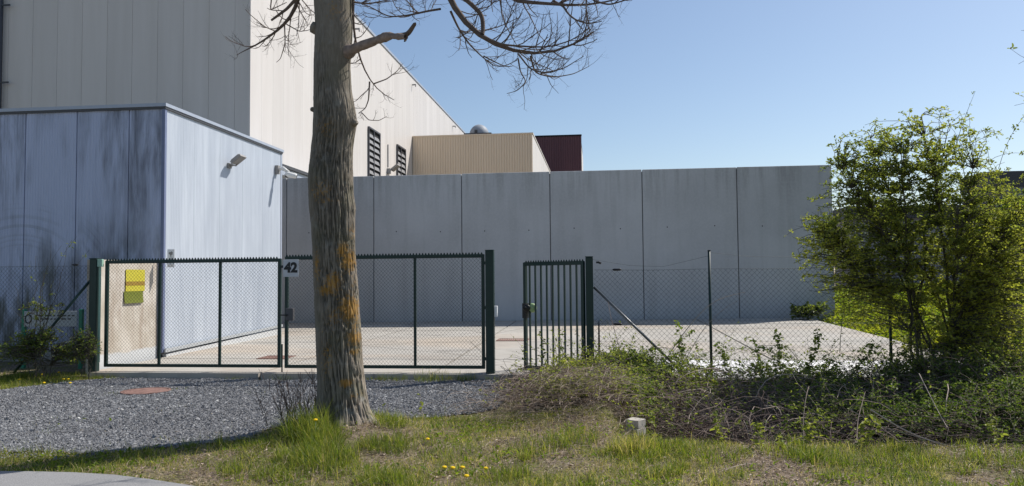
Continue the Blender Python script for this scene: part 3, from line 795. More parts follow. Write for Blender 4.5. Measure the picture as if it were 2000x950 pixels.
# small notice on the annex corner
p = at(331, 505, 13.95); nt_ = empty('notice_plate', (p[0], 13.95, p[2]), 'small white notice plate with grey emblem on the annex corner', 'sign')
mb = MB(); mb.cbox(p[0] - .075, p[0] + .075, 13.995, 14.01, p[2] - .17, p[2] + .175, .006); mb.build('plate', M['sign_white'], nt_)
mb = MB(); ez = p[2] + .09
for k, (dx, dzz, r) in enumerate(((-.02, .012, .022), (.016, .02, .024), (.0, -.012, .02), (.022, -.004, .016))):
    mb.lathe(np.array([p[0] + dx, 13.9925 - k * .0004, ez + dzz]), [(0, 0), (r, 0)], 10, 1)
mb.box(p[0] - .005, p[0] + .007, 13.990, 13.9945, ez - .06, ez - .02); mb.build('emblem', M['lamp_grey'], nt_)
mb = MB()
for k, (w, zz_) in enumerate(((.05, -.09), (.05, -.115), (.04, -.14))): mb.box(p[0] - w / 2, p[0] + w / 2, 13.990, 13.9945, ez + zz_, ez + zz_ + .010)
mb.build('lettering', M['lamp_grey'], nt_)
# marker board among the weeds on the left
a, b = at(47, 608, 12.9), at(158, 638, 12.9)
mk = empty('marker_board', ((a[0] + b[0]) / 2, 12.9, 0), 'low grey marker board on two green posts among weeds by the left fence', 'sign')
mb = MB(); mb.cbox(a[0] + .03, b[0] - .05, 12.86, 12.875, b[2], a[2], .004); pl = mb.build('board', M['sign_grey'], mk)
mb = MB(); c0 = np.array([a[0] + .12, 12.857, (a[2] + b[2]) / 2])
V, Q = tubes(np.array([[c0 + (math.cos(t_) * .06, 0, math.sin(t_) * .075) for t_ in np.linspace(0, 2 * math.pi, 21)]]), np.full((1, 21), .011), 4); mb.add(V, Q); mb.build('emblem', M['sign_black'], pl)
mb = MB(); x = a[0] + .26
for zr in (.045, -.015):
    x = a[0] + .25
    while x < b[0] - .14:
        w = random.uniform(.03, .1); mb.box(x, min(x + w, b[0] - .1), 12.855, 12.859, c0[2] + zr, c0[2] + zr + .026); x += w + .035
mb.build('lettering', M['lamp_dark'], pl)
for xx in (a[0], b[0]):
    mb = MB(); mb.cbox(xx - .035, xx + .035, 12.88, 12.94, -.1, a[2] + .03, .006); mb.build('post', M['sign_green'], mk)

# ------------------------------------------------------------------ gates and fences
def chainlink(p, q, z0, z1, px_=.057, pz=.061, r=.0019, sag=0.0):
    """diamond mesh of straight diagonal wires from p to q (x,y) between z0 and z1"""
    p = np.asarray(p, float); q = np.asarray(q, float); L = np.linalg.norm(q - p); e = (q - p) / L
    H = z1 - z0; k = pz / px_; segs = []
    u = -H / k
    while u < L:
        for s in (0, 1):
            ua, ub = max(u, 0), min(u + H / k, L)
            if ub - ua < .01: continue
            za, zb = z0 + (ua - u) * k, z0 + (ub - u) * k
            if s: ua, ub = L - ua, L - ub
            off = (s - .5) * .004
            N = 4; P = []
            for i in range(N):
                w = i / (N - 1); uu = ua + (ub - ua) * w; zz = za + (zb - za) * w
                wob = .012 * (vnoise(uu * 1.3, zz * 1.3, 71 + s) - .5) + sag * math.sin(math.pi * uu / L) * 0
                P.append((p[0] + e[0] * uu - e[1] * (off + wob), p[1] + e[1] * uu + e[0] * (off + wob), zz))
            segs.append(P)
        u += px_
    segs = np.array(segs)
    return tubes(segs, np.full(segs.shape[:2], r), 3)

def teeth(p, q, z, h=.032, pitch=.05):
    p = np.asarray(p, float); q = np.asarray(q, float); L = np.linalg.norm(q - p); e = (q - p) / L; n = np.array([-e[1], e[0]]) * .002
    V = []; Q = []; T = []
    k = int(L / pitch)
    mb = MB()
    for i in range(k):
        a = p + e * (i * pitch + .006); b = p + e * (i * pitch + pitch - .006); c_ = (a + b) / 2; w = e * .007
        V = [(*(a - n), z), (*(b - n), z), (*(c_ + w - n), z + h), (*(c_ - w - n), z + h), (*(a + n), z), (*(b + n), z), (*(c_ + w + n), z + h), (*(c_ - w + n), z + h)]
        mb.add(V, [(0, 1, 2, 3), (7, 6, 5, 4), (1, 5, 6, 2), (3, 2, 6, 7), (4, 0, 3, 7)])
    mb.add([(*(p - n), z - .01), (*(q - n), z - .01), (*(q - n), z + .004), (*(p - n), z + .004), (*(p + n), z - .01), (*(q + n), z - .01), (*(q + n), z + .004), (*(p + n), z + .004)],
           [(0, 1, 2, 3), (7, 6, 5, 4)])
    return mb

GY = 12.0
def gate_leaf(x0, x1, z0, z1, mulls, label):
    g = empty('gate_leaf', (x0, GY, z0), label, 'gate', 'leaves of the double chain link gate')
    for a in (x0, x1 - .05):
        mb = MB(); mb.cbox(a, a + .05, GY - .025, GY + .025, z0, z1, .004); mb.build('stile', M['green_paint'], g)
    for a in (z0, z1 - .05):
        mb = MB(); mb.cbox(x0 + .05, x1 - .05, GY - .024, GY + .024, a, a + .05, .004); mb.build('rail', M['green_paint'], g)
    for a in mulls:
        mb = MB(); mb.cbox(a - .02, a + .02, GY - .02, GY + .02, z0 + .05, z1 - .05, .004); mb.build('mullion', M['green_paint'], g)
    V, Q = chainlink((x0 + .045, GY - .03), (x1 - .045, GY - .03), z0 + .03, z1 - .03); link_mesh('wire_mesh', V, Q, M['wire_dark'], g)
    teeth((x0, GY), (x1, GY), z1 + .002).build('spike_strip', M['green_paint'], g)
    return g
lf = gate_leaf(-8.17, -5.12, .17, 1.93, (-7.21, -6.16), 'left chain link gate leaf in front of the yellow sign')
rt = gate_leaf(-5.05, -1.78, .165, 1.96, (-3.97, -2.9), 'right chain link gate leaf carrying the number plate, partly behind the trunk')
# lock on the right leaf
mb = MB(); mb.cbox(-5.03, -4.9, GY - .05, GY + .03, .93, 1.13, .008); lk = mb.build('lock_case', M['lamp_dark'], rt)
mb = MB(); mb.bar((-5.0, GY - .09, 1.02), (-5.13, GY - .09, 1.02), .02); mb.bar((-5.0, GY - .09, 1.02), (-5.0, GY - .04, 1.02), .02); mb.build('lever', M['black_plastic'], lk)
mb = MB(); mb.box(-5.115, -5.06, GY - .04, GY + .04, 1.78, 1.82); mb.build('latch', M['black_plastic'], lf)
mb = MB(); mb.bar((-5.085, GY - .035, .0), (-5.085, GY - .035, .55), .018); mb.build('drop_bolt', M['green_paint'], lf)
# number plate
npz0, npz1 = 1.635, 1.915
npl = empty('number_plate', (-4.93, GY - .06, npz0), 'white house number plate reading 42 hung on the right gate leaf', 'sign')
mb = MB(); mb.cbox(-5.06, -4.80, GY - .066, GY - .058, npz0, npz1, .002); mb.build('plate', M['plate_grey'], npl)
cu = bpy.data.curves.new('digits', 'FONT'); cu.body = '42'; cu.size = .215; cu.offset = .0105; cu.extrude = .0015; cu.align_x = 'CENTER'; cu.align_y = 'CENTER'
to = bpy.data.objects.new('digits_curve', cu); COL.objects.link(to)
dg = bpy.context.evaluated_depsgraph_get(); me = bpy.data.meshes.new_from_object(to.evaluated_get(dg))
COL.objects.unlink(to); bpy.data.objects.remove(to)
me.materials.clear(); me.materials.append(M['sign_black'])
do = bpy.data.objects.new('digits', me); COL.objects.link(do); do.parent = npl
do.location = (-.0, -.009, .142); do.rotation_euler = (math.pi / 2, 0, 0)
# posts
def gate_post(x, z0, z1, w, label):
    g = empty('gate_post', (x, GY - .03, 0), label, 'post', 'dark green gate posts')
    mb = MB(); mb.cbox(x - w / 2, x + w / 2, GY - .1, GY - .1 + w, z0, z1 - .015, .006); mb.build('shaft', M['green_paint'], g)
    mb = MB(); mb.cbox(x - w / 2 - .004, x + w / 2 + .004, GY - .104, GY - .096 + w, z1 - .014, z1, .003); mb.build('cap', M['green_paint'], g)
    return g
g1 = gate_post(-8.335, -.3, 1.975, .125, 'dark green gate post at the left end beside the cream slab')
mb = MB(); mb.cbox(-8.265, -8.18, GY - .09, GY - .04, 1.83, 1.955, .004); mb.build('hinge', M['pale_green'], g1)
mb = MB(); mb.cbox(-8.252, -8.225, GY - .06, GY - .035, .25, 1.828, .003); mb.build('hinge_rod', M['pale_green'], g1)
g2 = gate_post(-1.69, -.3, 2.03, .13, 'tall dark green gate post between the double gate and the barred gate')
for z in (.3, 1.1, 1.8): MB().box(-1.79, -1.757, GY - .05, GY - .01, z, z + .05).build('hinge', M['green_paint'], g2)
mb = MB(); mb.cbox(-1.624, -1.575, GY - .07, GY + .0, .98, 1.15, .004); mb.build('strike_box', M['sign_white'], g2)
for z in np.arange(.15, 2.0, .17): MB().lathe(np.array([-1.622, GY - .035, z]), [(.007, 0), (.007, .006), (0, .008)], 6, 0).build('rivet', M['wire_grey'], g2)
g3 = gate_post(-.135, -.4, 1.91, .115, 'dark green hinge post of the barred gate at the fence start')
# barred pedestrian gate, ajar
hx, hy = -.215, 11.93; ex, ey = -1.21, 12.55
dv_ = np.array([ex - hx, ey - hy]); Lg = np.linalg.norm(dv_); e_ = dv_ / Lg; ang_ = math.atan2(e_[1], e_[0])
pg = empty('pedestrian_gate', (hx, hy, .11), 'narrow dark green gate with vertical bars standing ajar', 'gate')
def gp(u, z): return (hx + e_[0] * u, hy + e_[1] * u, z)
PB, PT = .11, 1.835
for u in (.025, Lg - .025):
    mb = MB(); mb.bar(gp(u, PB), gp(u, PT), .05, .05, (e_[0], e_[1], 0)); mb.build('stile', M['green_paint'], pg)
for z in (PB + .03, PT - .03):
    mb = MB(); mb.bar(gp(.05, z), gp(Lg - .05, z), .045, .05); mb.build('rail', M['green_paint'], pg)
nb = 9
for k in range(nb):
    u = .05 + (Lg - .1) * (k + .8) / (nb + .4)
    mb = MB(); mb.bar(gp(u, PB + .05), gp(u, PT - .05), .024, .024, (e_[0], e_[1], 0)); mb.build('bar', M['green_paint'], pg)
teeth(gp(0, 0)[:2], gp(Lg, 0)[:2], PT + .002, .03).build('spike_strip', M['green_paint'], pg)
mb = MB(); c0 = np.array(gp(Lg - .03, 1.05))
obox(mb, c0 + (0, -.02, 0), np.array([e_[0], e_[1], 0]) * .035, np.array([-e_[1], e_[0], 0]) * .045, np.array([0, 0, .12])); lc = mb.build('lock_case', M['black_plastic'], pg)
kc = c0 + np.array([.11, -.03, .045])
mb = MB(); mb.lathe(kc, [(0, -.04), (.045, -.038), (.072, -.02), (.078, .0), (.07, .03), (.05, .05), (0, .055)], 18, 1); mb.build('round_handle', M['lime_knob'], lc, True)
mb = MB(); mb.lathe(kc + (-.085, -.05, .0), [(0, -.02), (.05, -.018), (.06, .0), (.055, .06), (0, .062)], 16, 1); mb.lathe(kc + (-.115, -.07, .0), [(0, -.02), (.03, -.018), (.03, .02), (0, .022)], 12, 1); mb.build('knob', M['black_plastic'], lc, True)

# right fence
fz = 1.70
fr = empty('wire_fence', (-.07, GY, 0), 'grey chain link fence on slim green posts along the ditch right of the gates', 'fence')
V, Q = chainlink((-.07, GY + .02), (6.2, GY + .05), .06, fz, .078, .08, .002); link_mesh('wire_mesh', V, Q, M['wire_grey'], fr)
for x in (1.69, 4.3):
    mb = MB(); mb.tube([(x, GY, -.3), (x, GY, 1.97)], .021, 10); po = mb.build('post', M['green_paint'], fr, True)
    mb = MB(); mb.tube([(x, GY, 1.97), (x, GY, 1.985)], .024, 10); mb.build('post_cap', M['black_plastic'], po)
mb = MB(); mb.tube([(-.07, GY - .02, 1.435), (1.36, GY - .08, .02)], .021, 10); br_ = mb.build('brace', M['brace_metal'], fr, True)
for z, xs_ in ((fz + .0, (-.06, 6.2)), (.87, (-.06, 6.2))):
    P = [(x, GY + .015, z - .012 * math.sin((x - xs_[0]) * 1.7) ** 2) for x in np.linspace(*xs_, 24)]
    mb = MB(); mb.tube(P, .0025, 4); mb.build('tension_wire', M['wire_grey'], fr)
for seg in ([(-.08, 1.86), (.5, 1.76), (1.0, 1.74), (1.69, 1.9)], [(1.69, 1.95), (2.3, 1.88), (3.2, 1.86), (4.3, 1.93)]):
    mb = MB(); mb.tube([(x, GY + .01, z) for x, z in seg], .0022, 4); mb.build('top_wire', M['wire_grey'], fr)
for z in (fz - .0, .86):
    mb = MB(); mb.tube([(.22, GY - .01, z), (.245, GY - .01, z), (.335, GY - .01, z), (.36, GY - .01, z)], [.008, .019, .019, .008], 8); mb.build('wire_tensioner', M['black_plastic'], fr, True)
mb = MB(); mb.box(-.03, .01, GY - .04, GY, 1.80, 1.83); mb.bar((.0, GY - .03, 1.82), (.045, GY - .05, 1.80), .03); mb.build('wire_clamp', M['black_plastic'], fr)
# left fence
fl_ = empty('wire_fence', (-8.4, GY, 0), 'grey chain link fence running left from the gate behind the scrubby bush', 'fence')
V, Q = chainlink((-12.6, GY + .02), (-8.4, GY + .02), .05, 1.85, .07, .075, .0021); link_mesh('wire_mesh', V, Q, M['wire_grey'], fl_)
mb = MB(); mb.tube([(-8.41, GY - .03, 1.62), (-9.45, GY - .06, .42), (-9.75, GY - .06, .07)], .021, 10); mb.build('brace', M['green_paint'], fl_, True)
mb = MB(); mb.tube([(-12.6, GY + .015, 1.85), (-8.4, GY + .015, 1.85)], .0025, 4); mb.build('tension_wire', M['wire_grey'], fl_)
mb = MB(); mb.tube([(-8.78, GY, 1.87), (-8.75, GY, 1.87), (-8.69, GY, 1.87), (-8.66, GY, 1.87)], [.007, .016, .016, .007], 8); mb.build('wire_tensioner', M['black_plastic'], fl_, True)
mb = MB(); mb.tube([(-11.6, GY, -.2), (-11.6, GY, 2.0)], .021, 10); mb.build('post', M['green_paint'], fl_, True)

# ------------------------------------------------------------------ small ground items
p = np.array([-6.55, 9.95]); p = at(285, 767, 1); d = _ray(285, 767); t_ = (0 - 1.6) / d[2]; p = EYE + d * t_
mh = empty('manhole_cover', (p[0], p[1], 0), 'rusty round manhole cover sunk in the grey gravel drive', 'manhole cover')
mz = float(zt(p[0], p[1])) + .03
mb = MB(); mb.lathe(np.array([p[0], p[1], mz]), [(.33, -.06), (.33, .006), (.30, .008), (.30, .0), (.285, .0), (.285, .006), (.0, .006)], 40); mb.build('cover', M['rust_iron'], mh)
def grate(px, py, w, dd, label):
    d = _ray(px, py); q = EYE + d * ((.12 - 1.6) / d[2]); z = float(zy(q[0], q[1]))
    g = empty('drain_grate', (q[0], q[1], z), label, 'drain grate', 'rusty grates in the yard')
    mb = MB()
    for (a, b, c_, e) in ((-w, w, -dd, -dd + .03), (-w, w, dd - .03, dd), (-w, -w + .03, -dd + .03, dd - .03), (w - .03, w, -dd + .03, dd - .03)):
        mb.box(q[0] + a, q[0] + b, q[1] + c_, q[1] + e, z - .02, z + .012)
    mb.build('frame', M['rust_iron'], g)
    mb = MB(); x = -w + .05
    while x < w - .04: mb.box(q[0] + x, q[0] + x + .028, q[1] - dd + .03, q[1] + dd - .03, z - .02, z + .009); x += .05
    mb.build('grille', M['rust_iron'], g)
grate(540, 698, .28, .28, 'rusty drain grate in the yard behind the left gate leaf')
grate(1002, 667, .36, .30, 'rusty drain grate in the yard behind the open gateway')
# broken headwall at the ditch end
hw = empty('culvert_headwall', (.36, 8.3, 0), 'broken pale concrete headwall block at the near end of the ditch', 'concrete block')
def rough_block(c, s, seed, rot=0.0):
    n = 6; g = np.linspace(-1, 1, n); V = []; Q = []
    for ax in range(3):
        for sg in (-1, 1):
            b = len(V)
            for i in g:
                for j in g:
                    v = [0, 0, 0]; v[ax] = sg; v[(ax + 1) % 3] = i; v[(ax + 2) % 3] = j
                    v = np.array(v, float); l = np.linalg.norm(v); v = v * (1 - .025 * max(0, l - 1.2))
                    q = v * s; q = q + .05 * min(s) * np.array([vnoise(q[0] * 12 + 3, q[1] * 12 + q[2] * 9, seed) - .5, vnoise(q[1] * 12, q[2] * 12 + q[0] * 9, seed + 1) - .5, vnoise(q[2] * 12, q[0] * 12 + q[1] * 9, seed + 2) - .5]) * 2.2
                    V.append(c + np.array([q[0] * math.cos(rot) - q[1] * math.sin(rot), q[0] * math.sin(rot) + q[1] * math.cos(rot), q[2]]))
            for i in range(n - 1):
                for j in range(n - 1):
                    a = b + i * n + j; f = (a, a + n, a + n + 1, a + 1); Q.append(f if sg > 0 else f[::-1])
    return MB().add(V, Q)
plain('headwall', (.44, .41, .36), .95, .1, vary=.55, scale=7)
pH = at(1242, 828, 8.35)
rough_block(np.array([pH[0], 8.4, pH[2]]), np.array([.072, .08, .04]), 81, .95).build('capstone', M['headwall'], hw)
rough_block(np.array([pH[0] - .01, 8.38, pH[2] - .122]), np.array([.078, .085, .075]), 85, .92).build('block', M['headwall'], hw)
rough_block(np.array([pH[0] - .012, 8.36, pH[2] - .35]), np.array([.082, .09, .15]), 89, .97).build('block', M['headwall'], hw)

# ------------------------------------------------------------------ the big tree
prof = [(860, 618, 732), (848, 624, 728), (820, 624, 722), (780, 622, 717), (740, 621, 713), (700, 619, 709), (650, 617, 706), (600, 615, 702), (550, 613, 699),
        (500, 611, 695), (470, 610, 694), (435, 608, 694), (405, 604, 695), (380, 603, 691), (350, 602, 690), (320, 605, 689), (290, 608, 689), (262, 611, 693), (240, 612, 697), (215, 613, 694), (180, 613, 687), (130, 613, 684),
        (90, 614, 687), (60, 616, 689), (30, 615, 687), (0, 613, 688), (-40, 610, 692), (-90, 608, 690), (-160, 612, 682), (-260, 616, 676), (-380, 622, 672), (-520, 626, 668), (-700, 632, 664)]
TY = 7.75
ctr = []; rad = []
for (py, xl, xr) in prof:
    a, b = at(xl, py, TY), at(xr, py, TY); ctr.append((a + b) / 2); rad.append(np.linalg.norm(b - a) / 2 * .955)
ctr = np.array(ctr); rad = np.array(rad)
o_ = np.argsort(ctr[:, 2]); ctr = ctr[o_]; rad = rad[o_]
zz = np.concatenate([np.arange(-.12, 4.7, .011), np.arange(4.7, ctr[-1, 2], .05)])
cxx = np.interp(zz, ctr[:, 2], ctr[:, 0]); rr = np.interp(zz, ctr[:, 2], rad)
ker = np.ones(7) / 7; pad = lambda v: np.convolve(np.pad(v, 3, 'edge'), ker, 'valid')
cxx, rr = pad(cxx), pad(rr)
NT_ = 220; th = np.linspace(0, 2 * np.pi, NT_, endpoint=False)
TH, ZZ = np.meshgrid(th, zz)
# periodic noise on the cylinder: blend two shifted copies
def cyl(fx, fz, seed, octv=3):
    u = TH / (2 * np.pi); w = sst(.9, 1.0, u)
    return (1 - w) * fbm(TH * fx, ZZ * fz, octv, seed) + w * fbm((TH - 2 * np.pi) * fx, ZZ * fz, octv, seed)
warp = (cyl(2.2, 2.5, 91) - .5) * 1.3
u = TH / (2 * np.pi); w = sst(.9, 1.0, u)
def ridge(off):
    a = fbm((TH + off) * 19 + warp * 2.4, ZZ * 3.6, 3, 95); return 1 - np.abs(2 * a - 1) * 3.2
R_ = (1 - w) * ridge(0) + w * ridge(-2 * np.pi)
R_ = np.clip(R_, -.2, 1)
# furrows strong on the +X side, the far left is smoother
side = .18 + .82 * sst(-.35, .3, np.cos(TH + .75))
furrow = np.clip(R_, 0, 1) * side * sst(4.4, 3.0, ZZ + .6 * np.cos(TH))
flare = .17 * np.exp(-np.clip(ZZ - .05, 0, 9) / .13) * (.6 + .6 * (np.cos(TH * 5 + .6) > 0.1) * np.cos(TH * 5 + .6))
big = .02 * (cyl(1.1, 1.4, 99) - .5) * 2
RR = rr[:, None] * (1 + big) + flare - .025 * furrow + .006 * (cyl(12, 14, 103) - .5)
V = np.stack([cxx[:, None] + RR * np.cos(TH), TY + RR * np.sin(TH), ZZ], -1).reshape(-1, 3)
nzr = len(zz); idx = np.arange(nzr * NT_).reshape(nzr, NT_); nx = np.roll(idx, -1, 1)
Q = np.stack([idx[:-1], nx[:-1], nx[1:], idx[1:]], -1).reshape(-1, 4)
tr = empty('bare_tree', (TREE[0], TY, 0), 'tall bare tree with lichen spotted furrowed trunk in front of the gate', 'tree')
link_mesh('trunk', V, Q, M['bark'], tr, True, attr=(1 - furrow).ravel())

def spline(P, K):
    P = np.asarray(P, float); d = np.r_[0, np.cumsum(np.linalg.norm(np.diff(P, axis=0), axis=1))]
    t = np.linspace(0, d[-1], K); out = np.stack([np.interp(t, d, P[:, k]) for k in range(3)], 1)
    if K > 6:
        for _ in range(2): out[1:-1] = (out[:-2] + 2 * out[1:-1] + out[2:]) / 4
    return out
def limb(pts, Y0, Y1, r0, r1, name, K=24, n=8, mat='bark'):
    P = [at(x, y, Y0 + (Y1 - Y0) * i / max(1, len(pts) - 1)) for i, (x, y) in enumerate(pts)]
    P = spline(P, K); return P, np.linspace(r0, r1, K) ** 1.0

TW = {1: [], 2: [], 3: []}
def grow(P, r, level, dens, scale):
    """spawn side twigs along path P"""
    L = np.linalg.norm(np.diff(P, axis=0), axis=1).sum(); K = len(P)
    n_ = max(2, int(L * dens))
    for k in range(n_):
        t = random.uniform(.12, 1.0) if level == 1 else random.uniform(.18, 1.0)
        i = min(K - 2, int(t * (K - 1))); p = P[i] + (P[i + 1] - P[i]) * (t * (K - 1) - i); tan = P[i + 1] - P[i]; tan = tan / np.linalg.norm(tan)
        s = rand_unit(1)[0]; s[1] *= .75; s = s - tan * (s @ tan); s /= np.linalg.norm(s) + 1e-9
        a = random.uniform(.55, 1.15); d = tan * math.cos(a) + s * math.sin(a)
        ln = scale * random.uniform(.45, 1.15) * (1.15 - .55 * t)
        KK = 7; Q = [p]; dd = d.copy()
        for q in range(KK - 1):
            dd = dd + np.array([0, 0, .10 if level > 1 else .15]) + rand_unit(1)[0] * .18; dd /= np.linalg.norm(dd)
            Q.append(Q[-1] + dd * ln / (KK - 1))
        Q = np.array(Q); rb = min(r[i] * .6, {1: .0066, 2: .0040, 3: .0027}[level])
        TW[level].append((Q, np.linspace(rb, rb * .5, KK)))
        if level < 3: grow(Q, np.linspace(rb, rb * .45, KK), level + 1, {1: 12, 2: 9}[level], scale * .52)

LIMBS = [  # pixel course, depths, radii, twig density, twig length
    ([(655, -430), (740, -420), (810, -260), (850, -90), (872, -5), (905, 45), (950, 85), (1005, 103), (1060, 110), (1110, 103), (1160, 62)], 7.75, 7.0, .075, .006, 7, .42),
    ([(840, -60), (880, -25), (920, 8), (942, 30), (944, 62), (942, 68)], 7.4, 7.3, .028, .02, 3, .3),
    ([(945, 72), (980, 88), (1040, 92), (1075, 92), (1120, 78), (1150, 55)], 7.25, 6.8, .012, .004, 9, .34),
    ([(1012, 105), (1035, 135), (1060, 143), (1100, 135), (1140, 110)], 7.0, 6.6, .009, .003, 10, .30),
    ([(1036, 110), (1045, 143), (1080, 152), (1120, 145), (1150, 130)], 7.0, 7.5, .009, .003, 9, .28),
    ([(880, 22), (895, 55), (915, 85), (940, 110), (965, 130), (1000, 130)], 7.4, 7.9, .012, .003, 10, .34),
    ([(945, 110), (960, 118), (985, 130), (1010, 118)], 7.5, 7.2, .008, .003, 9, .25),
    ([(1012, 115), (1016, 140), (1028, 160), (1010, 178), (990, 183)], 7.0, 6.7, .008, .0025, 9, .2),
    ([(655, -330), (760, -330), (900, -210), (960, -60), (985, 0), (1010, 7), (1060, 2), (1110, 15), (1180, 8), (1220, -5)], 7.75, 6.5, .06, .005, 7, .36),
    ([(1080, 2), (1100, 12), (1110, 28), (1125, 40), (1150, 47), (1175, 42)], 6.9, 6.5, .012, .004, 8, .26),
    ([(1120, -40), (1160, 2), (1190, 10), (1230, -2)], 6.6, 6.2, .012, .005, 8, .3),
    ([(860, 18), (835, 22), (800, 30), (760, 34), (720, 12), (690, 2)], 7.4, 7.9, .012, .003, 10, .32),
    ([(975, -40), (980, 30), (990, 55), (1010, 90)], 7.2, 6.8, .009, .003, 8, .28),
    # left side
    ([(650, -300), (640, -250), (600, -120), (590, -20), (570, 35), (540, 62), (500, 90), (478, 98), (462, 108)], 7.75, 8.6, .05, .003, 7, .34),
    ([(586, -10), (560, 18), (530, 40)], 7.9, 8.0, .02, .012, 2, .2),
    ([(556, 50), (557, 85), (548, 115), (540, 122)], 8.2, 8.4, .008, .003, 10, .26),
    ([(560, 48), (585, 62), (600, 60), (612, 56)], 8.2, 8.0, .007, .003, 9, .2),
    ([(530, 0), (528, 20), (560, 5)], 8.2, 8.2, .008, .004, 4, .15),
    # hanging twig right of the trunk
    ([(675, -260), (700, -120), (690, -20), (689, 45), (694, 85), (708, 130), (722, 160), (735, 172), (750, 190), (770, 196)], 7.7, 7.9, .03, .003, 5, .24),
    ([(722, 160), (720, 195), (714, 212), (700, 222)], 7.85, 7.8, .010, .004, 7, .2),
    ([(730, 164), (755, 155), (775, 140), (786, 125)], 7.85, 8.1, .008, .003, 8, .2),
    ([(706, 220), (720, 235), (740, 236), (755, 228)], 7.8, 7.9, .006, .003, 8, .16),
    ([(690, 5), (720, 8), (760, 0), (800, -5)], 7.7, 7.6, .01, .004, 9, .3),
]
for pts, Y0, Y1, r0, r1, dn, sc2 in LIMBS:
    P, r = limb(pts, Y0, Y1, r0, r1, '')
    thick = r0 > .011
    V, Q = tubes(P[None], r[None], 8 if thick else 5)
    # knobbly thickness
    link_mesh('branch', V, Q, M['twig_bark'], tr, True)
    vis = P[int(len(P) * (.45 if r0 > .027 else 0)):]
    grow(vis, r[len(P) - len(vis):], 1, dn * 1.5, sc2 * 1.3)
for lv in (1, 2, 3):
    P = np.array([a for a, b in TW[lv]]); R = np.array([b for a, b in TW[lv]])
    if lv == 1: PV, PQ = tubes(P, R, 4); PN = len(PV); allV = [PV]; allQ = [PQ]
    else:
        v, q = tubes(P, R, 3); allV.append(v); allQ.append(q + PN); PN += len(v)
link_mesh('twigs', np.vstack(allV), np.vstack(allQ), M['twig_bark'], tr)['kind'] = 'stuff'
# broken dead limb, its torn end, and stubs
P, r = limb([(672, 105), (700, 92), (725, 83), (747, 75), (760, 70), (778, 72), (793, 72)], 7.72, 7.3, .055, .028, '', 30)
r = r * (1 + .35 * np.array([vnoise(i * .55, 2.2, 7) - .5 for i in range(30)])); r[0:4] *= 1.3; r[18:22] *= 1.2
V, Q = tubes(P[None], r[None], 14); V = V + (np.array([[vnoise(a * 30, b * 30 + c_ * 25, 5) - .5] * 3 for a, b, c_ in V])) * .012
plain('dead_wood', (.24, .19, .16), .9, .15, vary=.6, scale=22)
bl = link_mesh('broken_limb', V, Q, M['dead_wood'], tr, True)
P, r = limb([(780, 71), (795, 68), (802, 60), (808, 50), (812, 45)], 7.4, 7.28, .03, .017, '', 14); r[-1] *= .3
V, Q = tubes(P[None], r[None], 10); link_mesh('torn_end', V, Q, M['twig_bark'], bl, True)
P, r = limb([(788, 70), (793, 78), (790, 81)], 7.36, 7.3, .026, .008, '', 8); V, Q = tubes(P[None], r[None], 8); link_mesh('torn_end', V, Q, M['twig_bark'], bl, True)
for pts, r0, r1 in (([(630, 62), (615, 55), (606, 52)], .075, .055), ([(622, 216), (612, 214), (607, 214)], .04, .02), ([(690, 240), (697, 240)], .05, .02)):
    P, r = limb(pts, 7.72, 7.66, r0, r1, '', 10); r[-1] *= .25; V, Q = tubes(P[None], r[None], 12); link_mesh('cut_stub', V, Q, M['bark'], tr, True, attr=np.ones(len(V)) * .8)

# ------------------------------------------------------------------ plants
def pick(mask_fn, n, box):
    x = rng.uniform(box[0], box[1], n); y = rng.uniform(box[2], box[3], n); k = mask_fn(x, y) > rng.random(n); return x[k], y[k]

def blades(x, y, L, W, lean, tint, z=None, curl=.5):
    m = len(x); z = zt(x, y) - .005 if z is None else z
    az = rng.random(m) * 2 * np.pi; d = np.stack([np.cos(az), np.sin(az), np.zeros(m)], 1); s = np.stack([-np.sin(az), np.cos(az), np.zeros(m)], 1)
    # turn blade faces partly random
    rot = rng.random(m) * np.pi; s = s * np.cos(rot)[:, None] + d * np.sin(rot)[:, None] * .6
    b = np.stack([x, y, z], 1); up = np.array([0, 0, 1.])
    l1 = lean; l2 = lean * (1 + curl) + .15
    m1 = b + (up * np.cos(l1)[:, None] + d * np.sin(l1)[:, None]) * (L * .5)[:, None]
    tip = m1 + (up * np.cos(l2)[:, None] + d * np.sin(l2)[:, None]) * (L * .5)[:, None]
    w = (W / 2)[:, None]
    V = np.stack([b - s * w, b + s * w, m1 - s * w * .8, m1 + s * w * .8, tip], 1).reshape(-1, 3)
    i = (np.arange(m) * 5)[:, None]
    return V, i + np.array([[0, 1, 3, 2]]), i + np.array([[2, 3, 4]]), np.repeat(tint, 5)

def join_blades(name, parts, mat, parent=None):
    Vs = []; Qs = []; Ts = []; A = []; n_ = 0
    for V, Q, T, a in parts:
        Vs.append(V); Qs.append(Q + n_); Ts.append(T + n_); A.append(a); n_ += len(V)
    return link_mesh(name, np.vstack(Vs), [np.vstack(Qs), np.vstack(Ts)], mat, parent, attr=np.concatenate(A))

road_edge = lambda x: 5.93 - .42 * sst(-4.2, -2.4, x) - 1.0 * sst(-2.6, 1.0, x)
